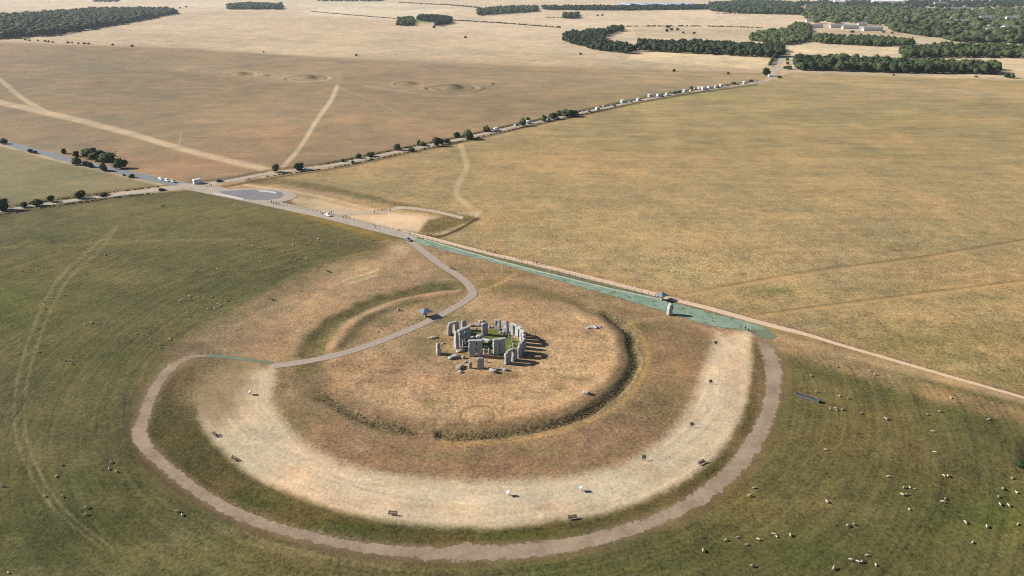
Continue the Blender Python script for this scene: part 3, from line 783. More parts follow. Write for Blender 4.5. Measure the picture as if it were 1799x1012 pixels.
sheet('grass_road', [(722, 416), (742, 420.5), (856, 453), (956, 480), (1076, 509), (1152, 524), (1250, 548), (1330, 570), (1348, 578)], [(718, 426), (735, 428.5), (800, 445), (900, 470), (1000, 499), (1100, 528), (1168, 549), (1250, 574), (1322, 580)], m_teal, lift=.06, jag=.25)
sheet('road_centre_line', [(745, 419.8), (856, 451.8), (956, 478.2), (1076, 507.5), (1160, 525)], [(745, 421.4), (856, 453.6), (956, 480.2), (1076, 509.5), (1160, 527)], mat('pale_teal_edge', gc(176, 190, 172), .9, .12, .6), lift=.1, jag=.12)
sheet('grass_road', [(1318, 568), (1350, 578), (1368, 590)], [(1312, 582), (1335, 594), (1352, 598)], m_teal2, lift=.045, jag=1.0)
road('visitor_path', PATH_GREY, 3.7, m_path, lift=.08, jag=.12, step=.8)
road('teal_path', [(481, 637.5), (450, 634), (410, 629), (362, 624.5)], 1.9, worn('teal_matting', gc(100, 122, 102), gc(126, 138, 116), .68, .6), lift=.06, jag=.15)
sheet('gravel_track',
      [(365, 622), (330, 624), (296, 640), (272, 665), (252, 700), (238, 742), (227, 757), (235, 782), (270, 818), (330, 865), (400, 908), (470, 934), (560, 957), (650, 974), (760, 986), (850, 988), (950, 980), (1050, 960), (1150, 930), (1230, 892), (1300, 838), (1345, 780), (1368, 720), (1377, 660), (1372, 630), (1356, 606)],
      [(365, 627), (335, 631), (310, 648), (292, 668), (275, 700), (268, 725), (262, 752), (272, 782), (305, 815), (350, 850), (415, 888), (480, 914), (570, 938), (660, 954), (780, 960), (800, 957), (822, 952), (845, 953), (870, 955), (950, 950), (1050, 932), (1140, 905), (1210, 868), (1270, 820), (1310, 768), (1335, 720), (1342, 668), (1338, 632), (1328, 600)],
      m_track, lift=.025, jag=.85, step=.3, cross=10)

# ------------------------------------------------------------------ trees and bushes
def foliage_mat(name, c1, c2):
    m = bpy.data.materials.new(name); m.use_nodes = True
    t = m.node_tree; b = t.nodes['Principled BSDF']
    b.inputs['Roughness'].default_value = 0.85; b.inputs['Specular IOR Level'].default_value = 0.1
    g = t.nodes.new('ShaderNodeNewGeometry'); oi = t.nodes.new('ShaderNodeObjectInfo')
    nz = t.nodes.new('ShaderNodeTexNoise'); nz.inputs['Scale'].default_value = 0.16; nz.inputs['Detail'].default_value = 3
    t.links.new(g.outputs['Position'], nz.inputs['Vector'])
    ad = t.nodes.new('ShaderNodeMath'); ad.operation = 'MULTIPLY_ADD'; ad.inputs[1].default_value = 0.5; ad.inputs[2].default_value = -0.25
    t.links.new(oi.outputs['Random'], ad.inputs[0])
    sm = t.nodes.new('ShaderNodeMath'); sm.operation = 'ADD'
    t.links.new(ad.outputs[0], sm.inputs[0]); t.links.new(nz.outputs['Fac'], sm.inputs[1])
    r = t.nodes.new('ShaderNodeValToRGB')
    r.color_ramp.elements[0].position = 0.3; r.color_ramp.elements[1].position = 0.72
    r.color_ramp.elements[0].color = (*c1, 1); r.color_ramp.elements[1].color = (*c2, 1)
    t.links.new(sm.outputs[0], r.inputs[0]); t.links.new(r.outputs[0], b.inputs['Base Color'])
    return m
m_leaf = foliage_mat('woodland_leaves', (0.009, 0.021, 0.013), (0.058, 0.076, 0.030))
m_bush = foliage_mat('hawthorn_leaves', (0.020, 0.034, 0.014), (0.058, 0.075, 0.028))
m_bark = mat('tree_bark', (0.10, 0.085, 0.065), .95, .3, 4)

def crown_mesh(name, rng, w, h, base, lobes=9, leaves=330, sub=2, m=None, leaf=(0.5, 1.1)):
    """clumped crown: uneven lobes with leaf sprays over their surface"""
    bm = bmesh.new()
    spots = []
    for i in range(lobes):
        a = rng.uniform(0, 2 * math.pi); rr = (rng.random() ** .6) * 0.30 * w if i else 0
        zc = base + h * (0.26 + 0.48 * rng.random()) if i else base + h * .5
        fade = 1 - 0.55 * abs((zc - base) / h - 0.42)
        rad = w * rng.uniform(0.20, 0.30) * fade if i else w * .33
        cx, cy = rr * math.cos(a), rr * math.sin(a)
        r = bmesh.ops.create_icosphere(bm, subdivisions=sub, radius=1.0)
        off = Vector((rng.uniform(0, 90),) * 3)
        sz = rad * rng.uniform(.85, 1.1)
        if i == 0: sz = h * .42
        for v in r['verts']:
            n = v.co.copy()
            k = 1 + 0.42 * mnoise.noise(n * 2.1 + off) + .2 * mnoise.noise(n * 5 + off)
            v.co = Vector((cx + n.x * rad * k, cy + n.y * rad * k, max(zc + n.z * sz * k, base * .6)))
        spots += [(v.co.copy(), (v.co - Vector((cx, cy, zc))).normalized()) for v in r['verts']]
    for _ in range(leaves):
        p, n = spots[rng.randrange(len(spots))]
        p = p + n * rng.uniform(-.1, .45) + Vector((rng.gauss(0, .35), rng.gauss(0, .35), rng.gauss(0, .3)))
        s = rng.uniform(*leaf)
        u = Vector((rng.gauss(0, 1), rng.gauss(0, 1), rng.gauss(0, .6))).normalized(); q = u.cross(n if abs(u.dot(n)) < .9 else Vector((0, 0, 1))).normalized()
        vs_ = [bm.verts.new(p + u * s * a_ + q * s * b_ + n * c_ * s) for a_, b_, c_ in ((-.5, -.25, 0), (.1, -.5, .2), (.55, .1, -.1), (-.05, .5, .15))]
        bm.faces.new(vs_)
    me = bpy.data.meshes.new(name); bm.to_mesh(me); bm.free()
    me.materials.append(m)
    return me
def trunk_mesh(name, rng, h, r):
    bm = bmesh.new()
    bar(bm, (0, 0, -.3), (0, 0, h * .55), r, r * .6, 7)
    for i in range(4):
        a = i * 1.57 + rng.random(); z0 = h * rng.uniform(.25, .5)
        bar(bm, (0, 0, z0), (math.cos(a) * h * .2, math.sin(a) * h * .2, z0 + h * .26), r * .45, r * .15, 5)
    return bm_mesh(name, bm, m_bark)
rng = random.Random(7)
TREES = []
for k in range(5):
    hh = 1.0
    TREES.append((crown_mesh('crown', rng, 12.5 + 2 * rng.random(), 12.0, 1.0 + .5 * (k % 2), 13, 420, 2, m_leaf, (.4, .9)), trunk_mesh('trunk', rng, 13, .32)))
LOW = [crown_mesh('wood_crown', rng, 14.5, 12.0, 1.0, 5, 40, 1, m_leaf, (.8, 1.6)) for _ in range(6)]
LOWD = []
for me in LOW:
    V = np.empty(len(me.vertices) * 3); me.vertices.foreach_get('co', V); V = V.reshape(-1, 3)
    F_ = []
    for p in me.polygons:
        q = list(p.vertices); F_ += [q[:3]] + ([[q[0], q[2], q[3]]] if len(q) == 4 else [])
    LOWD.append((V, np.array(F_, np.int32)))

def scatter(poly_px, space, rng, jitter=.45):
    P = np.array([at(*p) for p in poly_px])
    x0, y0 = P.min(0); x1, y1 = P.max(0)
    gx, gy = np.meshgrid(np.arange(x0, x1, space), np.arange(y0, y1, space))
    pts = np.c_[gx.ravel(), gy.ravel()]
    pts += np.array([[rng.uniform(-jitter, jitter) * space, rng.uniform(-jitter, jitter) * space] for _ in range(len(pts))]) if len(pts) else 0
    k = inside(pts[:, 0], pts[:, 1], P)
    return pts[k]
# footprint, tree spacing, height factor, label
WOODS = [
    ([(1398, 124), (1395, 108), (1470, 108), (1560, 113), (1640, 116), (1700, 118), (1750, 122), (1757, 131), (1640, 130), (1500, 126)], 9.0, 1.0, 'green tree in the long belt nearest the big field, right of the byway', 'trees of the near right belt'),
    ([(1120, 90), (1120, 78), (1200, 79), (1290, 83), (1375, 86), (1372, 102), (1280, 98), (1200, 94)], 9.5, 1.0, 'tree in the straight belt left of the byway bend', 'trees of the straight belt left of the byway'),
    ([(985, 72), (1000, 62), (1060, 56), (1088, 50), (1094, 54), (1060, 66), (1062, 78), (1115, 88), (1112, 96), (1040, 88)], 10, .95, 'tree in the hook-shaped wood among pale stubble fields', 'trees of the hook-shaped wood'),
    ([(1590, 104), (1575, 94), (1640, 85), (1720, 86), (1830, 90), (1830, 103), (1700, 102)], 10.5, 1.0, 'dark tree in the curved wood at the right edge behind the near belt', 'trees of the curved right wood'),
    ([(1430, 76), (1430, 68), (1500, 70), (1600, 76), (1606, 82), (1540, 82)], 10.0, 1.0, 'dark tree in the clipped belt below the white terraces', 'trees of the belt below the terraces'),
    ([(1312, 72), (1330, 62), (1380, 56), (1398, 46), (1420, 46), (1425, 60), (1420, 74), (1380, 80)], 11, 1.0, 'tall tree in the clump where the byway meets the terraces', 'trees of the clump at the byway head'),
    ([(-260, 88), (-260, 50), (0, 33), (80, 26), (160, 20), (290, 18), (312, 24), (220, 42), (100, 62), (0, 70)], 15, 1.15, None, None),
    ([(402, 17), (400, 10), (440, 8), (495, 10), (496, 17)], 19, 1.1, None, None),
    ([(698, 46), (700, 36), (726, 34), (726, 46)], 10, 1.0, 'round tree in the ring copse round a green clearing', 'trees of the ring copse'),
    ([(734, 36), (738, 30), (792, 34), (792, 42), (766, 47), (764, 40)], 10, 1.0, 'round tree in the ring copse round a green clearing', 'trees of the ring copse'),
    ([(838, 28), (842, 20), (900, 14), (944, 14), (944, 21)], 16, 1.0, None, None),
    ([(955, 18), (955, 14), (1100, 13), (1248, 12), (1250, 17), (1100, 19)], 19, 1.0, None, None),
    ([(1250, 20), (1246, 8), (1330, 4), (1400, 8), (1410, 26), (1330, 25)], 20, 1.2, None, None),
    ([(990, 33), (990, 27), (1016, 26), (1017, 33)], 9, 1.0, None, None),
    ([(1440, 44), (1410, 30), (1420, 10), (1520, 14), (1640, 20), (1830, 18), (1830, 76), (1700, 76), (1660, 66), (1590, 60), (1560, 48), (1500, 42)], 29.0, 1.15, None, None),
    ([(1560, 54), (1580, 44), (1660, 52), (1700, 60), (1830, 62), (1830, 76), (1690, 75), (1650, 68), (1590, 60)], 17.0, 1.1, None, None),
    ([(1400, 12), (1400, 4), (1830, 2), (1830, 14), (1600, 16)], 48.0, 1.1, None, None),
    ([(560, 3), (560, 0), (680, 0), (670, 3)], 44, .9, None, None), ([(160, 4), (170, 1), (210, 1), (210, 4)], 44, .9, None, None),
]
HOUSES_PX = []
def clear_of_houses(x, y):
    for hx, hy, hr in HOUSES_PX:
        if -190 < y - hy < 22 and abs(x - hx) < hr - 4: return False
    return True
BUILDINGS = [  # px of front centre, length m, depth m, wall height, roof height, flat?
    (1430, 49, 52, 12, 6.5, 4.0, 0), (1425, 38, 30, 11, 6.0, 3.5, 0), (1456, 38, 22, 10, 5.5, 3.5, 0), (1470, 49, 34, 12, 6.5, 4, 0), (1495, 51, 44, 12, 6.5, 4, 0), (1534, 54.5, 52, 12, 7, 4, 0), (1516, 46, 26, 12, 7, 4.5, 0),
    (1562, 7, 190, 40, 12, 5, 0), (1476, 6, 70, 26, 9, 5, 0), (1537, 20, 40, 16, 6, 3, 0), (1652, 30, 60, 18, 5, 1.2, 0), (1652, 9, 70, 22, 9, 5, 0), (1632, 24, 40, 14, 6, 4, 0), (1732, 38, 36, 16, 10, 6, 0),
    (1702, 60.5, 40, 14, 5, 3, 0), (1726, 61, 22, 12, 5, 3, 0), (1664, 59, 26, 12, 5.5, 3, 0), (1688, 20, 90, 26, 9, 6, 0), (1785, 36, 60, 16, 8, 5, 0), (1347, 17, 46, 16, 8, 5, 0), (1570, 25, 40, 14, 6, 4, 0), (1605, 50, 20, 10, 5, 3, 0)]
SMALL = [(1480, 20), (1500, 27), (1588, 14), (1610, 31), (1622, 14), (1668, 46), (1690, 42), (1711, 48), (1750, 20), (1770, 52), (1748, 58), (1585, 36), (1545, 30), (1640, 44), (1790, 24), (1715, 27), (1460, 27), (1520, 36)]
SMALL.sort()
BUILDINGS += [(x, y, 20 + 9 * (i % 4), 12, 5.5 + (i % 3), 3.5, 0) for i, (x, y) in enumerate(SMALL)]
for b_ in BUILDINGS:
    x, y = at(b_[0], b_[1]); HOUSES_PX.append((x, y, b_[2] / 2 + 7))
ALLT = []
for wi, (P, sp, hf, lab, grp) in enumerate(WOODS):
    for p in scatter(P, sp, rng):
        if wi in (14, 15, 16, 12) and not clear_of_houses(p[0], p[1]): continue
        ALLT.append((math.hypot(*p), p[0], p[1], hf * rng.uniform(.62, 1.22), wi))
named = sorted([t for t in ALLT if WOODS[t[4]][3]])
single = set(id(t) for t in named[:300])
k = 0
for t in named[:300]:
    d, x, y, s, wi = t
    cm, tm = TREES[k % 5]; k += 1
    e = empty('tree', (x, y, hz1(x, y) - .1), rng.uniform(0, 6.28))
    e.scale = (s * rng.uniform(.85, 1.05), s * rng.uniform(.85, 1.05), s)
    part('crown', cm, e); part('trunk', tm, e)
    tag(e, WOODS[wi][3], 'tree', WOODS[wi][4])
WOOD_NAME = {6: 'large dark wood filling the far left corner', 7: 'small wood on the skyline left of centre', 10: 'oblong dark wood beyond the stubble', 11: 'long thin tree belt on the skyline below the glinting roofs',
             12: 'dark wood on the skyline left of the town', 13: 'small square clump of trees in stubble', 14: 'leafy woodland spread among the town houses', 15: 'dense tree mass in front of the town, far right', 16: 'scattered far town trees along the top edge', 17: 'thin far trees at the top edge', 18: 'thin far trees at the top left edge'}
for wi in range(len(WOODS)):
    ts = [t for t in ALLT if t[4] == wi and id(t) not in single]
    if not ts: continue
    V, F = [], []; o = 0
    for d, x, y, s, _ in ts:
        v, f = LOWD[rng.randrange(6)]
        a = rng.uniform(0, 6.28); ca, sa = math.cos(a), math.sin(a)
        sx = s * rng.uniform(.6, 1.45) * max(1, min(1.9, WOODS[wi][1] / 9.5))
        hs = s * (rng.uniform(.75, 1.35) if WOODS[wi][1] > 12 else 1)
        V.append(np.c_[x + sx * (v[:, 0] * ca - v[:, 1] * sa), y + sx * (v[:, 0] * sa + v[:, 1] * ca), v[:, 2] * hs])
        F.append(f + o); o += len(v)
    ob = new_obj('woodland', mesh_tris('woodland', np.vstack(V), np.vstack(F), m_leaf))
    tag(ob, WOOD_NAME.get(wi, 'rest of the wood: ' + (WOODS[wi][4] or 'far trees')), 'woodland', None, 'stuff')

# hedges of scattered bushes along far field edges
def bush_mesh(name, rng, w, h, lobes=7, leaves=300):
    return crown_mesh(name, rng, w, h, .05, lobes, leaves, 2, m_bush, (.22, .5))
BUSHES = [(bush_mesh('crown', rng, 4.4, 4.2), trunk_mesh('trunk', rng, 3.4, .14)) for _ in range(4)]
def bush(px, py, w, h, label, group=None, name='hawthorn_bush'):
    x, y = at(px, py)
    cm, tm = BUSHES[rng.randrange(4)]
    e = empty(name, (x, y, hz1(x, y) - .05), rng.uniform(0, 6.28))
    w *= .9; h *= .88
    e.scale = (w / 4.2 * rng.uniform(.8, 1.25), w / 4.2 * rng.uniform(.8, 1.25), h / 4.2 * rng.uniform(.85, 1.1))
    part('crown', cm, e); part('trunk', tm, e)
    tag(e, label, 'bush', group)
g1 = 'bushes along the old road'
for px, py, w, h, l in [(7, 253, 6, 6, 'lone dark bush on the old road at the left edge'), (54, 268, 5, 3, 'low bush on the near verge of the old road, left'), (63, 269.5, 3.4, 2.6, 'tiny bush touching the low bush on the old road verge'),
        (113, 270, 5.5, 5.5, 'round bush standing alone above the old road, left of the thicket'), (133, 275, 5.5, 4.6, 'bush just behind the tallest roadside bush'), (136, 290, 8, 8, 'tallest roadside bush on the near verge beside the thicket'),
        (150, 292, 5, 5, 'middle bush of the near verge row below the thicket'), (160, 294, 5.5, 5, 'right bush of the near verge row below the thicket'), (182, 300, 6, 7, 'upright bush on the near verge right of the row'),
        (212, 296, 9, 8, 'large round bush with a long shadow right of the thicket'), (232, 312.5, 4, 3.6, 'small round bush near the old road beside the parked white cars'), (218, 309, 2, 1.8, 'tiniest bush on the near verge of the old road'),
        (148, 272, 6, 5, 'bush at the left end of the thicket'), (160, 277, 13, 9, 'big leafy left half of the thicket'), (176, 281, 14, 9.5, 'big leafy middle of the thicket above the road'), (192, 283, 12, 7, 'low dark right end of the thicket')]:
    bush(px, py, w, h, l, g1)
g1 = 'bushes along the near arm of the byway'
for px, py, w, h, l in [(5, 369, 9, 8, 'large dark bush on the byway at the left edge'), (43, 364, 5, 4, 'low bush right of the large edge bush on the byway'), (67, 361.5, 6, 4.5, 'spreading low bush on the byway, third from left edge'),
        (90, 355, 5.5, 5, 'round bush on the byway between the low bushes and the pair'), (137.5, 349, 4.5, 4.6, 'left bush of the close pair on the byway'), (146, 347.5, 4.8, 5.6, 'right taller bush of the close pair on the byway'), (180, 344, 6, 2, 'flat scrub patch on the byway verge right of the pair')]:
    bush(px, py, w, h, l, g1)
g1 = 'bushes along the far arm of the byway'
FARB = [(484.5, 303, 6.5, 6.5), (524.5, 298, 8, 6), (602, 284, 3.5, 3), (620, 287, 3, 2.6), (630, 278, 4.5, 4), (650, 275, 7, 4), (652, 281, 2.4, 2), (698.5, 264, 7, 5.5), (723, 266.5, 5, 5), (735.5, 255, 5, 5), (741, 255.6, 6, 4.5), (765, 249, 6, 4.5), (767, 257, 7, 8),
        (776, 253, 5, 6), (803, 241, 5, 5), (822, 244, 10, 9), (855, 231, 8, 6), (918, 221, 8, 8), (928, 213, 4.6, 4.6), (955, 212.5, 8, 7), (972.5, 209.5, 8.5, 8), (982, 203, 5.5, 6), (993, 201, 6.5, 6), (1003, 205, 14, 7.5),
        (1214, 156, 5, 4), (1289, 148, 9, 4), (1319, 143.5, 5, 4), (1345, 133, 13, 12), (1369, 137, 7, 4), (1378, 120, 6, 5), (1383, 106, 8, 7), (1384, 113, 6, 5)]
for i, (px, py, w, h) in enumerate(FARB):
    bush(px, py, w, h, ORD[i] + ' bush along the far byway, counted from the crossroads', g1)
g1 = 'lone thorn bushes on the open fields'
rowpx = [(45, 71), (52, 72), (67, 72.5), (79, 73.5), (86, 74), (93, 75), (120, 76), (127, 76), (138, 77), (148, 77.5), (156, 78), (198, 80), (233, 82)]
for i, (px, py) in enumerate(rowpx):
    bush(px, py, 5 if i % 3 else 7, 4.5, ORD[i] + ' thorn bush from the left in the row below the dark corner wood', g1)
for px, py, w, h, l in [(818, 67, 8, 7, 'lone thorn bush in the stubble left of the hook-shaped wood'), (1020, 96, 6, 5, 'small thorn bush below the hook-shaped wood'), (463, 92, 4, 3, 'small thorn bush on the field edge, left of centre'), (626, 98, 5, 5, 'small thorn bush on the field edge, centre'),
        (1184, 126, 5, 5, 'left of two lone thorns near the byway field'), (1279, 130, 5, 4, 'right of two lone thorns near the byway field'), (1174, 49, 14, 10, 'topmost scrub bush in the rough ground behind the straight belt'), (1180, 54, 12, 8, 'second scrub bush in the rough ground behind the straight belt'),
        (1172, 56, 12, 8, 'third scrub bush in the rough ground behind the straight belt'), (1190, 54, 10, 8, 'rightmost upper scrub bush in the rough ground behind the straight belt'), (1200, 59, 8, 7, 'lower left scrub bush behind the straight belt'), (1219, 60, 8, 7, 'lower right scrub bush behind the straight belt'),
        (1050, 28, 10, 7, 'left dark bush right of the square clump'), (1058, 28, 14, 9, 'right dark bush right of the square clump'), (762, 49, 10, 9, 'bush below the ring copse'), (316, 15, 12, 9, 'left lone tree off the corner wood'), (327, 13, 12, 9, 'right lone tree off the corner wood'),
        (1768, 137, 9, 7, 'left of two bushes beyond the end of the near belt'), (1777, 137.5, 10, 8, 'right of two bushes beyond the end of the near belt'), (1714, 136, 5, 3, 'small bush on the belt track'), (1570, 132, 4, 3, 'tiny bush on the belt track'),
        (1385, 121, 12, 6, 'low bush at the left end of the near belt'), (1793, 818, 4.5, 2.2, 'dark nettle bed at the right edge of the pasture'), (866, 148, 3, 2.5, 'thin thorn by the kink of the barrow ditch'),
        (1497, 58, 12, 8, 'left bush on the lawn below the terraces'), (1552, 58, 10, 8, 'middle bush on the lawn below the terraces'), (1567, 59, 9, 7, 'right bush on the lawn below the terraces')]:
    bush(px, py, w, h, l, g1)
# far field hedges and byway scrub
def hedge(P, label, h=2.2, w=3.0, gap=.25):
    W = np.array([at(*p) for p in catmull(P, 8)])
    L = np.r_[0, np.cumsum(np.hypot(*np.diff(W, axis=0).T))]
    V, F = [], []; o = 0
    s = 0
    while s < L[-1]:
        x, y = np.interp(s, L, W[:, 0]), np.interp(s, L, W[:, 1])
        if rng.random() > gap:
            v, f = LOWD[rng.randrange(6)]
            kx = w / 9 * rng.uniform(.7, 1.4); kz = h / 12.5 * rng.uniform(.5, 1.5)
            V.append(np.c_[x + kx * v[:, 0], y + kx * v[:, 1], v[:, 2] * kz]); F.append(f + o); o += len(v)
        s += w * .8
    tag(new_obj('hedge', mesh_tris('hedge', np.vstack(V), np.vstack(F), m_bush)), label, 'hedge')
hedge([(545, 20), (620, 27), (695, 33)], 'thin dark hedge running left from the ring copse', 2.2, 5, .15)
hedge([(795, 36), (880, 41), (985, 49)], 'thin dark hedge running right from the ring copse', 3, 6, .1)
hedge([(775, 8), (830, 13), (845, 15)], 'gappy hedge on the skyline left of the oblong wood', 5, 9, .3)
hedge([(1095, 47), (1180, 46.5), (1260, 47), (1340, 49.5)], 'gappy hedge across stubble behind the straight belt', 3, 6, .25)
hedge([(700, 5), (760, 8), (775, 9)], 'short gappy hedge at the top edge, centre', 5, 9, .4)
hedge([(960, 31), (988, 31.5)], 'short hedge left of the square clump', 3, 6, .2)
hedge([(1260, 24), (1330, 25), (1420, 27)], 'hedge below the skyline wood left of the town', 4, 7, .3)
hedge([(30, 362), (100, 351), (200, 338), (280, 328)], 'low scrubby hedge on the far verge of the near byway arm', .5, 1.2, .45)
hedge([(0, 377.5), (100, 361.5), (200, 348), (270, 340)], 'low scrubby hedge on the near verge of the near byway arm', .5, 1.2, .4)
hedge([(560, 290), (600, 283), (700, 262.5), (800, 242.5), (870, 227), (950, 210), (1050, 189.5), (1150, 169.5), (1250, 153.5)], 'low scrubby hedge on the far verge of the far byway arm', .6, 1.4, .45)
hedge([(470, 310), (540, 301), (600, 292), (700, 271), (800, 250.5), (870, 234.5), (950, 217), (1050, 195.5), (1150, 175), (1250, 158.5)], 'low scrubby hedge on the near verge of the far byway arm', .5, 1.4, .45)
hedge([(1352, 116), (1366, 90)], 'hedge lining the byway through the belts', 4, 4, .25)

# ------------------------------------------------------------------ buildings of the far town
m_render = mat('pale_house_render', (0.62, 0.60, 0.56), .9, .06, .3)
m_roof = mat('grey_slate_roof', (0.17, 0.18, 0.20), .8, .12, .4)
m_roofw = mat('white_sheet_roof', (0.66, 0.68, 0.70), .7, .06, .2)
m_brick = mat('brown_brick_wall', (0.26, 0.17, 0.13), .9, .1, .4)
m_glass = mat('dark_window_glass', (0.035, 0.045, 0.055), .15, .05, 1, spec=.5)
BL = ['white terrace at the left end of the front row', 'white terrace behind the left end of the front row', 'short white terrace high in the second row', 'white terrace second in the front row', 'white terrace third in the front row, beside bushes', 'white terrace at the right end of the front row', 'grey-roofed block behind the third front terrace',
      'very long white-roofed shed at the top edge', 'long pale shed left of the very long shed', 'small pale roof among trees above the terraces', 'long low white hall among trees, right of the terraces', 'pale block at the top edge above the white hall', 'small house left of the white hall', 'tall white gabled house deep in the far right trees',
      'low white hut left of two at the wood edge', 'low white hut right of two at the wood edge', 'small pale hut left of the low white huts', 'big dull brown-roofed hall at top right', 'pale house at the far right edge', 'grey house in the skyline wood gap', 'pale roof directly above the white hall trees', 'tiny house between terraces and woodland']
BL += [ORD[i] + ' from left of the small roofs scattered in the town woodland' for i in range(len(SMALL))]
for i, (px, py, L_, D_, wh, rh, fl) in enumerate(BUILDINGS):
    if i > 6: wh *= 1.35
    x, y = at(px, py)
    e = empty('house' if i not in (7, 8, 10, 17) else 'long_shed', (x, y + D_ / 2, hz1(x, y) - .2), R(-4 + 3 * (i % 3)) if i else 0)
    white = i in (7, 8, 9, 10)
    bm = bmesh.new(); bx(bm, 0, 0, wh / 2, L_, D_, wh)
    part('wall', bm_mesh('wall', bm, m_brick if i == 17 else m_render), e)
    bm = bmesh.new()
    v = [bm.verts.new(c) for c in ((-L_ / 2 - .6, -D_ / 2 - .6, wh + .05), (L_ / 2 + .6, -D_ / 2 - .6, wh + .05), (L_ / 2 + .6, D_ / 2 + .6, wh + .05), (-L_ / 2 - .6, D_ / 2 + .6, wh + .05), (-L_ / 2 - .6, 0, wh + rh), (L_ / 2 + .6, 0, wh + rh))]
    for f in ((0, 1, 5, 4), (2, 3, 4, 5), (1, 2, 5), (3, 0, 4), (0, 3, 2, 1)): bm.faces.new([v[q] for q in f])
    rf = part('roof', bm_mesh('roof', bm, m_roofw if white else m_roof), e)
    if not white and i < 7:
        bm = bmesh.new(); bx(bm, L_ * .28, 0, wh + rh, 1.2, 1.0, 2.2); bx(bm, -L_ * .28, 0, wh + rh, 1.2, 1.0, 2.2)
        part('chimney', bm_mesh('chimney', bm, m_brick), rf)
    nw = max(3, int(L_ / 5))
    if wh < 14:
        bm = bmesh.new(); bx(bm, 0, 0, 0, 2.0, .12, 1.5); wm = bm_mesh('window', bm, m_glass)
        for f in range(2 if wh > 5.8 else 1):
            for q in range(nw):
                part('window', wm, e, (-L_ / 2 + (q + .5) * L_ / nw, -D_ / 2 - .03, 1.7 + f * 2.9))
        bm = bmesh.new(); bx(bm, 0, 0, 0, 1.1, .1, 2.1); part('door', bm_mesh('door', bm, m_roof), e, (-L_ / 2 + L_ / nw, -D_ / 2 - .02, 1.1))
    tag(e, BL[i], 'shed' if i in (7, 8, 10, 17) else 'house')
# glinting polytunnel roofs on the skyline
m_poly = mat('pale_blue_polytunnel', (0.26, 0.32, 0.40), .5, .05, .05, spec=.5)
for i in range(6):
    x, y = at(1118 + i * 21, 10.5 - .5 * (i % 2))
    bm = bmesh.new()
    pr = [(-30, 0), (-27, 5), (-16, 8.5), (0, 10), (16, 8.5), (27, 5), (30, 0)]
    a_ = [bm.verts.new((p[0] * 1.15, 0, p[1])) for p in pr]; b_ = [bm.verts.new((p[0] * 1.15, 420, p[1])) for p in pr]
    for q in range(6): bm.faces.new((a_[q], a_[q + 1], b_[q + 1], b_[q]))
    bm.faces.new(a_[::-1]); bm.faces.new(b_)
    tag(new_obj('glasshouse', bm_mesh('glasshouse', bm, m_poly, True), None, (x, y, hz1(x, y))), ORD[i] + ' pale blue glasshouse roof from the left on the skyline', 'glasshouse', 'glasshouse roofs on the skyline')

# ------------------------------------------------------------------ stones
def stone_mat(name, c1, c2, c3):
    m = bpy.data.materials.new(name); m.use_nodes = True
    t = m.node_tree; b = t.nodes['Principled BSDF']
    b.inputs['Roughness'].default_value = 0.92; b.inputs['Specular IOR Level'].default_value = 0.15
    g = t.nodes.new('ShaderNodeNewGeometry')
    def nz(s, d):
        n = t.nodes.new('ShaderNodeTexNoise'); n.inputs['Scale'].default_value = s; n.inputs['Detail'].default_value = d; n.inputs['Roughness'].default_value = .65
        t.links.new(g.outputs['Position'], n.inputs['Vector']); return n
    a, c = nz(.9, 6), nz(2.6, 6)
    r = t.nodes.new('ShaderNodeValToRGB')
    r.color_ramp.elements[0].position = .35; r.color_ramp.elements[1].position = .62
    r.color_ramp.elements[0].color = (*c1, 1); r.color_ramp.elements[1].color = (*c2, 1)
    t.links.new(a.outputs['Fac'], r.inputs[0])
    mx = t.nodes.new('ShaderNodeMix'); mx.data_type = 'RGBA'; mx.inputs[7].default_value = (*c3, 1)
    r2 = t.nodes.new('ShaderNodeValToRGB'); r2.color_ramp.elements[0].position = .55; r2.color_ramp.elements[1].position = .68
    t.links.new(c.outputs['Fac'], r2.inputs[0]); t.links.new(r2.outputs[0], mx.inputs[0]); t.links.new(r.outputs[0], mx.inputs[6])
    t.links.new(mx.outputs[2], b.inputs['Base Color'])
    bp = t.nodes.new('ShaderNodeBump'); bp.inputs['Strength'].default_value = .5; bp.inputs['Distance'].default_value = .15
    t.links.new(c.outputs['Fac'], bp.inputs['Height']); t.links.new(bp.outputs[0], b.inputs['Normal'])
    return m
m_sarsen = stone_mat('weathered_sarsen', (.20, .205, .21), (.37, .37, .365), (.125, .128, .122))
m_blue = stone_mat('bluestone', (.19, .195, .195), (.3, .3, .28), (.12, .12, .1))
m_warm = stone_mat('lichened_sarsen', (.23, .205, .185), (.35, .32, .285), (.13, .115, .1))

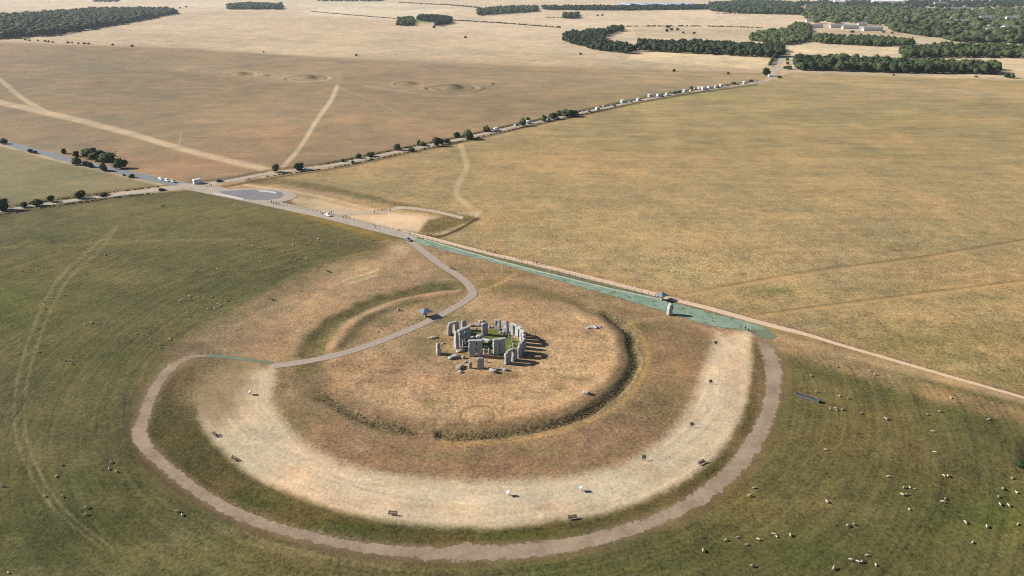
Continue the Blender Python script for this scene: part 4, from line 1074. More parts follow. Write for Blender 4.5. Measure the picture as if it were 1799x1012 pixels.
def stone_mesh(seed, w, d, h, e=6.0, taper=.12, rough=.09, ntop=0.0, pts=(8, 6, 12), sink=.25, lean=(0, 0), notch=0.0, m=None):
    """weathered block: superellipsoid box with taper, hollows and a worn skin; base at z=0"""
    nx, ny, nz_ = pts
    V, idx, F = [], {}, []
    def vert(i, j, k):
        key = (i, j, k)
        if key not in idx:
            idx[key] = len(V); V.append([2 * i / nx - 1, 2 * j / ny - 1, 2 * k / nz_ - 1])
        return idx[key]
    for i in range(nx):
        for j in range(ny):
            F.append((vert(i, j, 0), vert(i, j + 1, 0), vert(i + 1, j + 1, 0), vert(i + 1, j, 0)))
            F.append((vert(i, j, nz_), vert(i + 1, j, nz_), vert(i + 1, j + 1, nz_), vert(i, j + 1, nz_)))
    for i in range(nx):
        for k in range(nz_):
            F.append((vert(i, 0, k), vert(i + 1, 0, k), vert(i + 1, 0, k + 1), vert(i, 0, k + 1)))
            F.append((vert(i, ny, k), vert(i, ny, k + 1), vert(i + 1, ny, k + 1), vert(i + 1, ny, k)))
    for j in range(ny):
        for k in range(nz_):
            F.append((vert(0, j, k), vert(0, j, k + 1), vert(0, j + 1, k + 1), vert(0, j + 1, k)))
            F.append((vert(nx, j, k), vert(nx, j + 1, k), vert(nx, j + 1, k + 1), vert(nx, j, k + 1)))
    off = Vector((seed * 13.7, seed * 7.1, seed * 3.3))
    out = []
    for c in V:
        c = np.array(c)
        r = (np.abs(c) ** e).sum() ** (-1 / e)
        q = c * r
        z01 = (q[2] + 1) / 2
        tp = 1 - taper * z01 + .05 * math.sin(z01 * 5 + seed)
        p = Vector((q[0] * w / 2 * tp, q[1] * d / 2 * (tp * .6 + .4), z01 * (h + sink) - sink))
        n = Vector((c[0] / w, c[1] / d, c[2] / h)).normalized()
        dsp = rough * (1.3 * mnoise.noise(p * .55 + off) + .7 * mnoise.noise(p * 1.5 + off) + .35 * mnoise.noise(p * 3.6 + off))
        p = p + n * dsp * min(w, d, 1.6) * 1.1
        if ntop: p.z -= ntop * h * max(0, z01 - .55) * (abs(q[0] + .25 * math.sin(seed)) ** 1.4)
        p.x += lean[0] * z01 * h + notch * math.sin(z01 * 3.1 + seed) * .3; p.y += lean[1] * z01 * h
        out.append(tuple(p))
    me = mesh_np('stone', out, F, m or m_sarsen, True)
    me.set_sharp_from_angle(angle=R(32))
    return me
_seed = [0]
def stone(name, x, y, rz, w, d, h, label, z=None, group=None, cat='standing stone', tilt=None, **kw):
    _seed[0] += 1
    o = new_obj(name, stone_mesh(_seed[0], w, d, h, **kw), None, (x, y, hz1(x, y) if z is None else z))
    o.rotation_euler = (tilt[0], tilt[1], rz) if tilt else (0, 0, rz)
    return tag(o, label, cat, group)
G_RING = 'uprights of the outer stone ring'
RAD = 15.4
RING = {29: (2.1, 1.2, 4.1, 'fourth ring upright from the far end, left end of the lintel run'), 30: (2.2, 1.1, 4.1, 'second upright of the continuous lintel run, counted from the back'), 1: (2.1, 1.2, 4.1, 'third upright of the continuous lintel run, counted from the back'),
        2: (2.1, 1.1, 4.1, 'last upright at the near end of the continuous lintel run'), 3: (2.0, 1.1, 4.2, 'free upright without lintel between the lintel run and the near pair'), 4: (2.1, 1.1, 4.1, 'far upright of the lintelled pair at the right rim'), 5: (2.2, 1.2, 4.1, 'near upright of the lintelled pair at the right rim'),
        6: (2.0, 1.1, 4.0, 'right upright of the foremost lintelled pair'), 7: (2.2, 1.1, 4.1, 'left upright of the foremost lintelled pair, lower right of the ring'), 10: (2.3, 1.1, 3.9, 'broad lone upright nearest the camera, below the left trilithon'),
        16: (1.9, 1.5, 4.3, 'lone tapering upright at the left rim of the ring'), 21: (1.9, 1.0, 3.9, 'left leg of the lintelled arch at the far left'), 22: (2.0, 1.1, 3.9, 'right leg of the lintelled arch at the far left'),
        23: (1.9, 1.0, 4.0, 'upright half hidden behind the tall left trilithon'), 27: (2.2, 1.2, 4.1, 'squat broad upright at the back of the ring, left of two'), 28: (2.1, 1.3, 4.3, 'rounded upright at the back of the ring, right of two')}
RP = {}
for n, (w, d, h, lab) in RING.items():
    b = 50 + 6 + 12 * (n - 1)
    x, y = bearing(b, RAD)
    RP[n] = (x, y, h)
    kw = dict(taper=.14 if n not in (16, 3) else .42, rough=.12, ntop=.0 if n not in (16, 28, 3) else .25)
    stone('sarsen_upright', x, y, -R(b - NORTH), w * 1.12, d, h, lab, group=G_RING, e=9, **kw)
for a_, b_, lab in ((29, 30, 'lintel at the back end of the continuous curved run'), (30, 1, 'middle lintel of the continuous curved run'), (1, 2, 'lintel at the near end of the continuous curved run'), (4, 5, 'lintel on the pair at the right rim'), (6, 7, 'lintel on the foremost pair at the lower right'), (21, 22, 'lintel on the arch at the far left')):
    xa, ya, ha = RP[a_]; xb, yb, hb = RP[b_]
    x, y = (xa + xb) / 2, (ya + yb) / 2
    rz = math.atan2(yb - ya, xb - xa)
    stone('sarsen_lintel', x, y, rz, math.hypot(xb - xa, yb - ya) + (.0 if a_ in (29, 30, 1) else .7), 1.15, .85, lab, z=hz1(x, y) + 4.0 if a_ != 21 else hz1(x, y) + 3.8, group='lintels of the outer ring', cat='lintel stone', taper=.06, rough=.1, pts=(9, 4, 3), sink=0.0, e=7)
def ztri(zx, zy): return at(*zs(zx, zy))
def trilithon(cx, cy, rz, h, wl, wr, gap, labs, leanl=(0, 0), leanr=(0, 0), th=.95, ext=.35):
    c, s = math.cos(rz), math.sin(rz)
    tot = wl + wr + gap
    xl = -tot / 2 + wl / 2; xr = tot / 2 - wr / 2
    g = 'stones of the inner trilithons'
    stone('trilithon_upright', cx + xl * c, cy + xl * s, rz, wl * 1.08, 1.3, h, labs[0], group=g, taper=.07, rough=.12, e=9, pts=(9, 6, 14), lean=leanl, notch=.25)
    stone('trilithon_upright', cx + xr * c, cy + xr * s, rz, wr * 1.08, 1.3, h, labs[1], group=g, taper=.06, rough=.11, e=9, pts=(9, 6, 14), lean=leanr)
    stone('trilithon_lintel', cx, cy, rz, tot + ext, 1.35, th, labs[2], z=hz1(cx, cy) + h - .12, group=g, cat='lintel stone', taper=-.05, rough=.08, pts=(9, 4, 3), sink=0, e=8)
x, y = ztri(690, 618)
trilithon(x, y + .4, R(3), 5.3, 2.35, 1.95, .28, ('left leg of the near left trilithon facing the camera', 'right leg of the near left trilithon facing the camera', 'lintel of the near left trilithon facing the camera'))
x, y = ztri(985, 590)
trilithon(x, y + .3, R(20), 5.0, 2.1, 2.1, .14, ('left leg of the near right trilithon with a narrow slot', 'right leg of the near right trilithon with a narrow slot', 'lintel of the near right trilithon with a narrow slot'))
x, y = ztri(545, 462)
trilithon(x, y, R(46), 5.5, 2.2, 2.1, .5, ('left leg of the dark trilithon behind the tallest stone', 'right leg of the dark trilithon behind the tallest stone', 'sloping lintel of the dark trilithon behind the tallest stone'))
x, y = ztri(445, 536)
stone('trilithon_upright', x, y + .8, R(114), 2.5, 1.35, 6.7, 'tallest stone, sunlit on its left face, with a knob on top', cat='standing stone', taper=.14, rough=.13, pts=(9, 6, 14))
stone('tenon_knob', x, y + .8, .3, .6, .6, .45, 'small knob on top of the tallest stone', z=6.55, cat='stone knob', taper=.3, pts=(4, 4, 3), sink=0)
x, y = ztri(806, 347)
stone('trilithon_upright', x, y, R(12), 2.5, 1.2, 4.8, 'single broad upright inside the ring at the back, on bright grass', taper=.08, rough=.12, pts=(6, 4, 9))
x, y = ztri(622, 766)
stone('sarsen_stump', x, y, R(10), 1.35, .85, 2.5, 'short narrow upright left of the broad foremost stone', taper=.3, rough=.16, ntop=.2)
# fallen stones: plan mark, length, width, thickness, heading, label
for zx, zy, l, w, t, a, lab, mm in [
    (145, 390, 3.6, 1.5, .7, 12, 'fallen slab outside the ring at the far left', m_warm), (282, 460, 1.6, .8, .35, 20, 'small flat stone between the left upright and the tall stone', m_warm),
    (505, 556, 3.6, 1.7, .75, 28, 'fallen slab at the foot of the tallest stone', m_warm), (415, 640, 4.4, 1.9, .95, 27, 'large fallen slab left of the near left trilithon', m_sarsen),
    (530, 640, 1.3, 1.1, .8, 50, 'small pale boulder right of the large left slab', m_warm), (560, 695, 1.5, .9, .45, 10, 'low brown boulder above the broken heap', m_warm),
    (478, 780, 2.0, 1.5, 1.05, 70, 'left lump of the broken heap at the lower left of the ring', m_warm), (512, 752, 2.1, 1.4, 1.1, 110, 'right lump of the broken heap at the lower left of the ring', m_warm), (490, 822, 1.5, 1.0, .5, 0, 'lowest lump of the broken heap at the lower left of the ring', m_warm),
    (868, 782, 1.7, 1.2, .8, -20, 'small upper lump of the fallen slab below the ring', m_sarsen), (912, 815, 3.2, 1.6, .95, -28, 'pale fallen slab nearest the camera below the ring', m_sarsen), (1050, 790, 2.6, 1.4, .85, -22, 'fallen slab right of the nearest pale slab', m_sarsen),
    (670, 235, 3.8, 1.4, .75, 4, 'long fallen slab on grass at the back left', m_warm), (742, 232, 1.4, 1.2, .8, 30, 'grey block right of the long back slab', m_sarsen), (760, 182, 2.2, 1.8, .45, 20, 'pink flat stone outside the ring at the back', m_warm),
    (868, 258, 1.0, .9, .7, 0, 'left stump behind the single inner upright', m_warm), (905, 258, 1.2, 1.0, .75, 15, 'right stump behind the single inner upright', m_warm),
    (745, 385, 3.4, 2.0, 1.2, -8, 'big fallen block in the shade at the centre', m_sarsen), (835, 428, 4.6, 1.9, 1.0, -40, 'long fallen stone leaning across the centre', m_sarsen), (640, 395, 2.6, 1.3, .7, 35, 'fallen piece in shadow right of the dark trilithon', m_sarsen),
    (572, 505, 1.8, 1.2, .8, 40, 'dark block between the tallest stone and near left trilithon', m_sarsen), (830, 500, 2.3, 1.3, .6, -10, 'flat pale slab in the gap between near trilithons', m_warm)]:
    x, y = ztri(zx, zy)
    stone('fallen_stone', x, y, R(a), l, w, t, lab, cat='fallen stone', group='fallen stones', taper=.18, rough=.2, pts=(8, 5, 3), e=3.6, sink=.15, m=mm, tilt=(R(rng.uniform(-6, 6)), R(rng.uniform(-5, 5)), R(a)))
for zx, zy, w, h, lab in [(1110, 392, .75, 1.9, 'left slim bluestone pillar on the bright grass'), (1153, 432, .7, 2.0, 'right slim bluestone pillar on the bright grass'), (1050, 352, 1.1, 1.7, 'stout bluestone at the back of the bright grass'), (1165, 488, .9, 1.1, 'low bluestone stump near the right rim'),
        (1085, 330, .6, 1.2, 'thin bluestone between the stout one and the lintel run'), (1012, 330, 1.2, .8, 'low mossy bluestone left of the stout one'), (857, 582, .7, 2.0, 'slim pale bluestone in the gap between near trilithons'), (797, 592, .8, 2.3, 'bluestone hugging the near left trilithon'),
        (890, 492, 1.0, .9, 'low bluestone at the left foot of the near right trilithon'), (528, 500, .7, 2.8, 'sunlit slender pillar under the dark trilithon'), (612, 372, .8, 1.8, 'pillar at the right foot of the dark trilithon'), (822, 690, .7, 1.2, 'small stump right of the broad foremost upright'),
        (1130, 505, .8, .8, 'tiny stump on grass left of the right rim'), (700, 300, .9, 1.0, 'small stump on the back lawn')]:
    x, y = ztri(zx, zy)
    stone('bluestone_pillar', x, y, rng.uniform(0, 3), w, w * .8, h, lab, cat='bluestone', group='bluestones', taper=.25, rough=.16, pts=(4, 4, 6), m=m_blue)
x, y = at(1176, 553)
stone('heel_stone', x, y, R(12), 2.5, 2.3, 4.9, 'tall pointed stone leaning beside the teal strip', taper=.45, rough=.13, ntop=.2, lean=(.05, .02), pts=(6, 6, 9), e=4)
x, y = at(1043, 576)
stone('slaughter_stone', x, y, R(6), 6.0, 2.1, .5, 'long flat fallen stone in a hollow right of the ring', cat='fallen stone', taper=.1, rough=.22, pts=(12, 6, 3), e=4, sink=.2)
x, y = at(1030, 694)
stone('station_stone', x, y, R(-8), 2.9, 1.3, .9, 'pale lying stone near the lower right of the bank', cat='fallen stone', taper=.2, rough=.18, pts=(8, 5, 3), e=3.6, m=m_warm)
x, y = at(700, 546)
stone('station_stone', x, y, R(20), 1.0, .8, 1.3, 'short pale standing stone left of the pyramid shelter', taper=.25, rough=.15, pts=(5, 5, 6), m=m_warm)
for i, (px, py, s) in enumerate([(663, 583, .8), (757, 593, .5), (1001, 569, .4), (653, 662, .45), (775, 583, .4)]):
    x, y = at(px, py)
    stone('small_stone', x, y, i, s * 1.5, s, s * .5, ['pale small stone on the slope left of the path', 'small pale stone below the path by the ring', 'tiny pale stone left of the long flat stone', 'tiny pale stone in the tan turf lower left', 'tiny stone beside the far left arch'][i], cat='stone', group='loose stones', pts=(5, 4, 3), e=3, m=m_warm, rough=.15, sink=.1)

# ------------------------------------------------------------------ fences
m_post = mat('grey_fence_post', (0.16, 0.13, 0.10), .9, .2, 3)
m_wire = mat('fence_wire', (0.12, 0.12, 0.12), .6, .05, 3, metal=.4)
def fence(P, gap, label, h=1.15, r=.07, rails=(.45, .85, 1.1)):
    W = np.array([at(*p) for p in catmull(P, 8)])
    L = np.r_[0, np.cumsum(np.hypot(*np.diff(W, axis=0).T))]
    n = int(L[-1] / gap) + 1
    pts = []
    for i in range(n):
        s = i * gap
        x, y = float(np.interp(s, L, W[:, 0])), float(np.interp(s, L, W[:, 1]))
        pts.append((x, y, hz1(x, y)))
    e = empty('post_fence', pts[0])
    bm = bmesh.new(); bar(bm, (0, 0, -.2), (0, 0, h), r, r * .9, 6); pm = bm_mesh('post', bm, m_post)
    o = Vector(pts[0])
    for p in pts[:300]: part('post', pm, e, Vector(p) - o)
    for zr in rails:
        bm = bmesh.new()
        for a, b in zip(pts[:-1], pts[1:]):
            bar(bm, Vector(a) - o + Vector((0, 0, zr)), Vector(b) - o + Vector((0, 0, zr)), .018, None, 3)
        part('wire', bm_mesh('wire', bm, m_wire), e)
    tag(e, label, 'fence')
fence([(470, 356), (540, 369), (600, 381), (660, 396), (720, 411), (757, 422), (858, 448), (958, 472), (1077, 502), (1157, 522.5)], 3.2, 'long post and wire fence between road and pale path', r=.1)
fence([(1160, 521), (1240, 537), (1340, 565), (1420, 586), (1480, 604), (1560, 627), (1660, 656), (1799, 696), (1900, 726)], 3.2, 'post and wire fence along the pale path towards the right edge', r=.09)
fence([(0, 365.5), (100, 350.5), (200, 338), (286, 328)], 4, 'fence on the far verge of the near byway arm')
fence([(0, 378), (100, 362), (200, 348.5), (300, 337)], 4, 'fence on the near verge of the near byway arm')
fence([(400, 313), (470, 300.5), (540, 291.5), (600, 282.5), (700, 262), (800, 242), (870, 226.5), (950, 209.5), (1050, 189)], 4, 'fence on the far side of the byway towards the parked vans')
fence([(430, 319), (470, 310), (540, 301), (600, 292), (700, 271), (800, 250.5), (870, 234.5), (950, 217), (1050, 195.5)], 4, 'fence on the near side of the byway towards the parked vans')

# ------------------------------------------------------------------ shelters, panels, benches, trough
m_roofsheet = mat('shelter_roof', (0.13, 0.155, 0.19), .6, .06, .6)
m_steel = mat('dark_steel', (0.05, 0.05, 0.055), .6, .1, 3)
m_wood = mat('bench_timber', (0.085, 0.065, 0.05), .85, .25, 6)
m_pale = mat('pale_panel', (0.42, 0.42, 0.41), .6, .04, 2)
m_bluep = mat('blue_panel', (0.16, 0.23, 0.34), .5, .1, 3)
def shelter(px, py, label, w=3.6, extra=False):
    x, y = at(px, py)
    e = empty('pyramid_shelter', (x, y, hz1(x, y)), R(38))
    bm = bmesh.new(); h0, h1 = 2.35, 3.5; q = w / 2
    b = [bm.verts.new((sx * q, sy * q, h0)) for sx, sy in ((-1, -1), (1, -1), (1, 1), (-1, 1))]
    c = [bm.verts.new((v.co.x, v.co.y, h0 - .12)) for v in b]
    a = bm.verts.new((0, 0, h1))
    for i in range(4):
        bm.faces.new((b[i], b[(i + 1) % 4], a)); bm.faces.new((c[i], c[(i + 1) % 4], b[(i + 1) % 4], b[i]))
    bm.faces.new(c[::-1])
    rf = part('roof', bm_mesh('roof', bm, m_roofsheet), e)
    bm = bmesh.new(); bar(bm, (0, 0, h1 - .1), (0, 0, h1 + .25), .08, .02); part('finial', bm_mesh('finial', bm, m_steel), rf)
    for sx, sy in ((-1, -1), (1, -1), (1, 1), (-1, 1)):
        bm = bmesh.new(); bar(bm, (sx * .45, sy * .45, -.1), (sx * .45, sy * .45, h0 + .25), .07); part('post', bm_mesh('post', bm, m_steel), e)
        bm = bmesh.new(); bar(bm, (sx * .45, sy * .45, h0 - .5), (sx * (q - .3), sy * (q - .3), h0 - .05), .05); part('brace', bm_mesh('brace', bm, m_steel), e)
    bm = bmesh.new(); bx(bm, 0, 0, .5, .8, .8, 1.0, bevel=.04); part('counter', bm_mesh('counter', bm, m_pale), e)
    tag(e, label, 'shelter')
shelter(747, 556, 'pyramid-roofed warden shelter beside the grey path', 4.4)
shelter(1162, 527, 'pyramid-roofed shelter beside the fence above the pointed stone', 4.2)
def panel(px, py, rz, label, face):
    x, y = at(px, py)
    e = empty('information_panel', (x, y, hz1(x, y)), rz)
    bm = bmesh.new()
    for s in (-.32, .32): bar(bm, (s, 0, -.1), (s, .12, .95), .05)
    part('post', bm_mesh('post', bm, m_steel), e)
    bm = bmesh.new(); bx(bm, 0, -.1, 1.05, 1.1, .95, .06, Matrix.Rotation(R(42), 4, 'X')); bd = part('board', bm_mesh('board', bm, m_steel), e)
    bm = bmesh.new(); bx(bm, 0, -.125, 1.085, .98, .82, .02, Matrix.Rotation(R(42), 4, 'X')); part('print', bm_mesh('print', bm, face), bd)
    tag(e, label, 'sign', 'information panels on the worn arc')
m_print = mat('dark_print', (0.10, 0.11, 0.12), .5, .3, 6)
panel(893, 870, R(-50), 'white-faced information panel on the worn arc, lowest centre', m_pale)
panel(1021, 862, R(-60), 'blue-faced information panel on the worn arc, right of the white one', m_bluep)
panel(1131, 808, R(10), 'dark information panel on the worn arc, third counting from bottom centre', m_print)
panel(1215, 750, R(15), 'dark information panel on the worn arc below the right bend', m_print)
panel(1248, 674, R(20), 'dark information panel on the inner edge of the arc, upper right', m_print)
panel(1257, 606, R(20), 'dark information panel near the teal strip end of the arc', m_print)
panel(440, 693, R(-70), 'white and dark information panel on the left arm of the worn arc', m_pale)
def bench_tree():
    e = empty('bench')
    for k in range(4):
        bm = bmesh.new(); bx(bm, 0, -.22 + k * .15, .46, 2.2, .12, .05); part('seat_slat', bm_mesh('seat_slat', bm, m_wood), e)
    for k in range(3):
        bm = bmesh.new(); bx(bm, 0, .34 + .03 * k, .62 + k * .15, 2.2, .04, .11); part('back_slat', bm_mesh('back_slat', bm, m_wood), e)
    for sx in (-1, 1):
        for sy, hh in ((-.24, .45), (.33, 1.0)):
            bm = bmesh.new(); bx(bm, sx * .95, sy, hh / 2 - .03, .09, .09, hh); part('leg', bm_mesh('leg', bm, m_wood), e)
        bm = bmesh.new(); bx(bm, sx * .98, .02, .68, .08, .62, .06); part('armrest', bm_mesh('armrest', bm, m_wood), e)
    return e
b0 = bench_tree()
for i, (px, py, rz, lab) in enumerate([(690, 905, -8, 'dark bench on the lower edge of the worn arc, left of centre'), (1006, 912, 12, 'dark bench on the lower edge of the worn arc, right of centre'), (1233, 815, 35, 'reddish bench at the outer edge of the arc, lower right'), (377, 765, -50, 'dark bench at the outer edge of the arc, far left'),
        (411, 808, -38, 'dark bench at the outer edge of the arc below the far left bench'), (477, 527, 140, 'bench on the worn slope left of the path, lower of two'), (577, 478, 150, 'bench on the worn slope left of the path, upper of two'), (794, 473, -30, 'bench beside the upper stretch of the grey path'), (286, 364, 0, 'low bench in the pasture near the crossroads')]):
    o = b0 if i == 0 else copy_tree(b0)
    x, y = at(px, py); o.location = (x, y, hz1(x, y)); o.rotation_euler = (0, 0, R(rz))
    tag(o, lab, 'bench', 'visitor benches')
# water trough
x, y = at(1419, 701)
e = empty('water_trough', (x, y, hz1(x, y)), R(-38))
m_galv = mat('galvanised_metal', (0.085, 0.09, 0.095), .7, .2, 2)
bm = bmesh.new()
for s in (-1, 1):
    bx(bm, 0, s * .6, .5, 7.0, .08, .8); bx(bm, s * 3.46, 0, .5, .08, 1.12, .8)
bx(bm, 0, 0, .14, 6.84, 1.12, .08)
part('basin', bm_mesh('basin', bm, m_galv), e)
bm = bmesh.new(); bx(bm, 0, 0, .66, 6.8, 1.1, .02); part('water', bm_mesh('water', bm, mat('trough_water', (.03, .035, .035), .45, .1, 1, spec=.3)), e)
bm = bmesh.new(); bx(bm, 3.0, 0, .95, 1.0, 1.3, .12); part('valve_box', bm_mesh('valve_box', bm, m_galv), e)
for s in (-3, 0, 3):
    bm = bmesh.new(); bx(bm, s, 0, .05, .2, 1.3, .2); part('leg', bm_mesh('leg', bm, m_galv), e)
tag(e, 'long grey metal water trough on the pasture right of the gravel ring', 'trough')

# ------------------------------------------------------------------ vehicles
m_tyre = mat('tyre_rubber', (.02, .02, .02), .9, .1, 4)
m_rim = mat('wheel_rim', (.4, .4, .42), .35, .05, 4, metal=.8)
m_lamp = mat('lamp_glass', (.7, .7, .65), .2, .02, 4)
m_tail = mat('tail_lamp', (.35, .02, .02), .3, .02, 4)
PAINT = {k: mat(k + '_car_paint', c, .3, .03, 1, spec=.5) for k, c in dict(white=(.78, .79, .80), black=(.02, .02, .024), silver=(.42, .44, .46), blue=(.04, .07, .16), cream=(.66, .62, .52), red=(.3, .03, .03), grey=(.14, .15, .16)).items()}
def loft(secs, m, name, smooth=False):
    """secs: list of (x, halfwidth bottom, halfwidth top, z bottom, z top)"""
    bm = bmesh.new(); rows = []
    for x, wb, wt, z0, z1 in secs:
        zm = z0 + (z1 - z0) * .55
        rows.append([bm.verts.new((x, s * w, z)) for s, w, z in ((-1, wb * .94, z0), (-1, wb, z0 + .12 * (z1 - z0)), (-1, (wb + wt) / 2, zm), (-1, wt * .97, z1 - .06), (-1, wt * .86, z1), (1, wt * .86, z1), (1, wt * .97, z1 - .06), (1, (wb + wt) / 2, zm), (1, wb, z0 + .12 * (z1 - z0)), (1, wb * .94, z0))])
    for a, b in zip(rows[:-1], rows[1:]):
        for i in range(10): bm.faces.new((a[i], a[(i + 1) % 10], b[(i + 1) % 10], b[i]))
    bm.faces.new(rows[0][::-1]); bm.faces.new(rows[-1])
    return bm_mesh(name, bm, m)
def quadmesh(name, Q, m):
    V, F = [], []
    for q in Q:
        F.append(tuple(range(len(V), len(V) + 4))); V += q
    return mesh_np(name, V, F, m)
def wheel(e, x, y, r=.33):
    bm = bmesh.new(); bar(bm, (0, -.11, 0), (0, .11, 0), r, r, 16); w = part('wheel', bm_mesh('wheel', bm, m_tyre), e, (x, y, r))
    bm = bmesh.new(); bar(bm, (0, -.118, 0), (0, .118, 0), r * .62, r * .62, 12); part('rim', bm_mesh('rim', bm, m_rim), w)
def make_car(col):
    e = empty('parked_car')
    p = PAINT[col]
    part('body', loft([(-2.1, .72, .70, .32, .72), (-2.0, .86, .80, .25, .92), (-1.2, .89, .84, .22, .96), (1.0, .89, .84, .22, .92), (1.7, .87, .78, .25, .82), (2.08, .74, .66, .32, .66)], p, 'body'), e)
    c = part('cabin', loft([(-1.85, .72, .60, .9, 1.0), (-1.55, .75, .62, .9, 1.42), (-.2, .77, .63, .9, 1.5), (.35, .76, .62, .9, 1.44), (1.1, .72, .62, .88, .96)], m_glass, 'cabin'), e)
    part('roof_panel', loft([(-1.6, .60, .56, 1.40, 1.46), (-.9, .64, .58, 1.44, 1.53), (.35, .62, .56, 1.40, 1.48)], p, 'roof_panel'), c)
    for s in (-1, 1):
        part('door_pillar', quadmesh('door_pillar', [[(-.25, s * .775, .92), (-.1, s * .775, .92), (-.13, s * .665, 1.44), (-.24, s * .665, 1.44)]], p), c)
        bm = bmesh.new(); bx(bm, 2.0, s * .56, .66, .12, .3, .14); part('headlight', bm_mesh('headlight', bm, m_lamp), e)
        bm = bmesh.new(); bx(bm, -2.06, s * .62, .78, .08, .2, .2); part('tail_light', bm_mesh('tail_light', bm, m_tail), e)
        for x in (-1.3, 1.3): wheel(e, x, s * .78)
    return e
def make_van(col, camper):
    e = empty('camper_van' if camper else 'panel_van')
    p = PAINT[col]
    H = 2.55 if not camper else 2.95
    part('body', loft([(-2.9, .95, .92, .4, H - .1), (-2.85, 1.0, .96, .35, H), (.7, 1.0, .96, .35, H), (1.25 if not camper else 1.6, 1.0, .9, .35, H - .15), (1.9, .98, .86, .35, 1.45 if not camper else 1.6), (2.5, .95, .82, .38, 1.2), (2.85, .84, .74, .42, .95)], p, 'body'), e)
    if camper:
        part('overcab', loft([(.6, 1.02, .98, 2.05, 2.98), (1.9, 1.0, .95, 2.05, 2.85), (2.4, .86, .8, 2.15, 2.5)], p, 'overcab'), e)
    part('windscreen', quadmesh('windscreen', [[(1.93, -.78, 1.5), (1.93, .78, 1.5), (1.42 if not camper else 1.66, .78, 2.2 if not camper else 2.02), (1.42 if not camper else 1.66, -.78, 2.2 if not camper else 2.02)]], m_glass), e).location.x = .06
    for s in (-1, 1):
        part('side_window', quadmesh('side_window', [[(.75, s * 1.005, 1.35), (1.6, s * 1.005, 1.35), (1.3, s * .985, 1.95), (.75, s * .985, 1.95)]], m_glass), e)
        if camper:
            part('side_window', quadmesh('side_window', [[(-2.0, s * 1.01, 1.5), (-.4, s * 1.01, 1.5), (-.4, s * 1.0, 2.1), (-2.0, s * 1.0, 2.1)]], m_glass), e)
        bm = bmesh.new(); bx(bm, 2.76, s * .6, .95, .12, .3, .2); part('headlight', bm_mesh('headlight', bm, m_lamp), e)
        for x in (-1.8, 1.9): wheel(e, x, s * .88, .36)
    part('rear_window', quadmesh('rear_window', [[(-2.93, -.6, 1.5), (-2.93, .6, 1.5), (-2.93, .6, 2.1), (-2.93, -.6, 2.1)]], m_glass), e)
    return e
PROTO = {}
def vehicle(kind, col, px, py, heading, label, group):
    k = (kind, col)
    if k not in PROTO:
        o = make_car(col) if kind == 'car' else make_van(col, kind == 'camper')
        PROTO[k] = o
    else:
        o = copy_tree(PROTO[k])
    x, y = at(px, py)
    o.location = (x, y, hz1(x, y) + .1); o.rotation_euler = (0, 0, heading)
    if group.startswith('vehicles parked'): o.scale = (1.12,) * 3
    tag(o, label, 'car' if kind == 'car' else 'van', group)
def heading(a, b):
    p, q = at(*a), at(*b)
    return math.atan2(q[1] - p[1], q[0] - p[0])
hO = heading((200, 299), (280, 317)); hB = heading((800, 246), (950, 213)); hB2 = heading((1150, 172), (1250, 156)); hB1 = heading((290, 332), (345, 325))
g = 'vehicles round the crossroads'
vehicle('car', 'white', 283, 316, hO, 'leftmost of three white cars parked by the crossroads', g)
vehicle('car', 'white', 294, 318.5, hO, 'middle of three white cars parked by the crossroads', g)
vehicle('car', 'silver', 304.5, 320.5, hO, 'rightmost of three cars parked by the crossroads, silver', g)
vehicle('camper', 'white', 348, 322.5, heading((330, 327), (400, 318)) + .2, 'large white camper van at the crossroads', g)
vehicle('car', 'black', 386, 319.5, heading((345, 325), (400, 318)), 'dark car right of the white camper at the crossroads', g)
vehicle('car', 'black', 285, 335, hB1, 'dark car on the near byway arm below the crossroads', g)
vehicle('car', 'white', 577, 379.5, heading((500, 362), (640, 396)), 'white car among walkers on the old road past the turning circle', g)
vehicle('car', 'grey', 717, 423, heading((700, 412), (740, 424)), 'small dark car where the grey path leaves the road', g)
g = 'vehicles parked along the far byway'
VEH = [('van', 'black', 785, 250), ('van', 'white', 872, 230), ('car', 'white', 907, 221), ('van', 'white', 928, 217), ('car', 'silver', 964, 210.5), ('car', 'silver', 979, 208), ('camper', 'white', 1013, 201), ('car', 'silver', 1034, 196), ('van', 'white', 1050, 193), ('car', 'white', 1061, 187.5), ('camper', 'white', 1094, 181), ('van', 'white', 1122, 177),
       ('camper', 'white', 1142, 171), ('van', 'white', 1157, 170), ('car', 'black', 1163, 170.5), ('van', 'black', 1185, 165.5), ('van', 'black', 1193, 164), ('camper', 'white', 1203, 162.5), ('car', 'red', 1222, 157), ('van', 'white', 1229, 156.5), ('camper', 'white', 1236, 157.5), ('van', 'white', 1246, 155), ('car', 'white', 1251, 154.5), ('van', 'cream', 1258, 154), ('car', 'black', 1263, 153.5), ('camper', 'white', 1308, 147), ('van', 'white', 1352, 134.5), ('car', 'white', 1328, 143.5), ('car', 'blue', 1079, 186.5), ('car', 'grey', 1108, 180), ('van', 'white', 1172, 168), ('car', 'white', 1214, 160.5), ('car', 'silver', 1241, 156.5), ('camper', 'white', 1267, 152.5), ('car', 'black', 1278, 151), ('car', 'grey', 1295, 148.5)]
VEH.sort(key=lambda v: v[2])
WORD = dict(car='car', van='van', camper='camper van')
for i, (k_, c_, px, py) in enumerate(VEH):
    vehicle(k_, c_, px, py, (hB if px < 1100 else hB2) + rng.uniform(-.08, .08), f'{ORD[i]} vehicle along the far byway from the crossroads, a {c_} {WORD[k_]}', g)

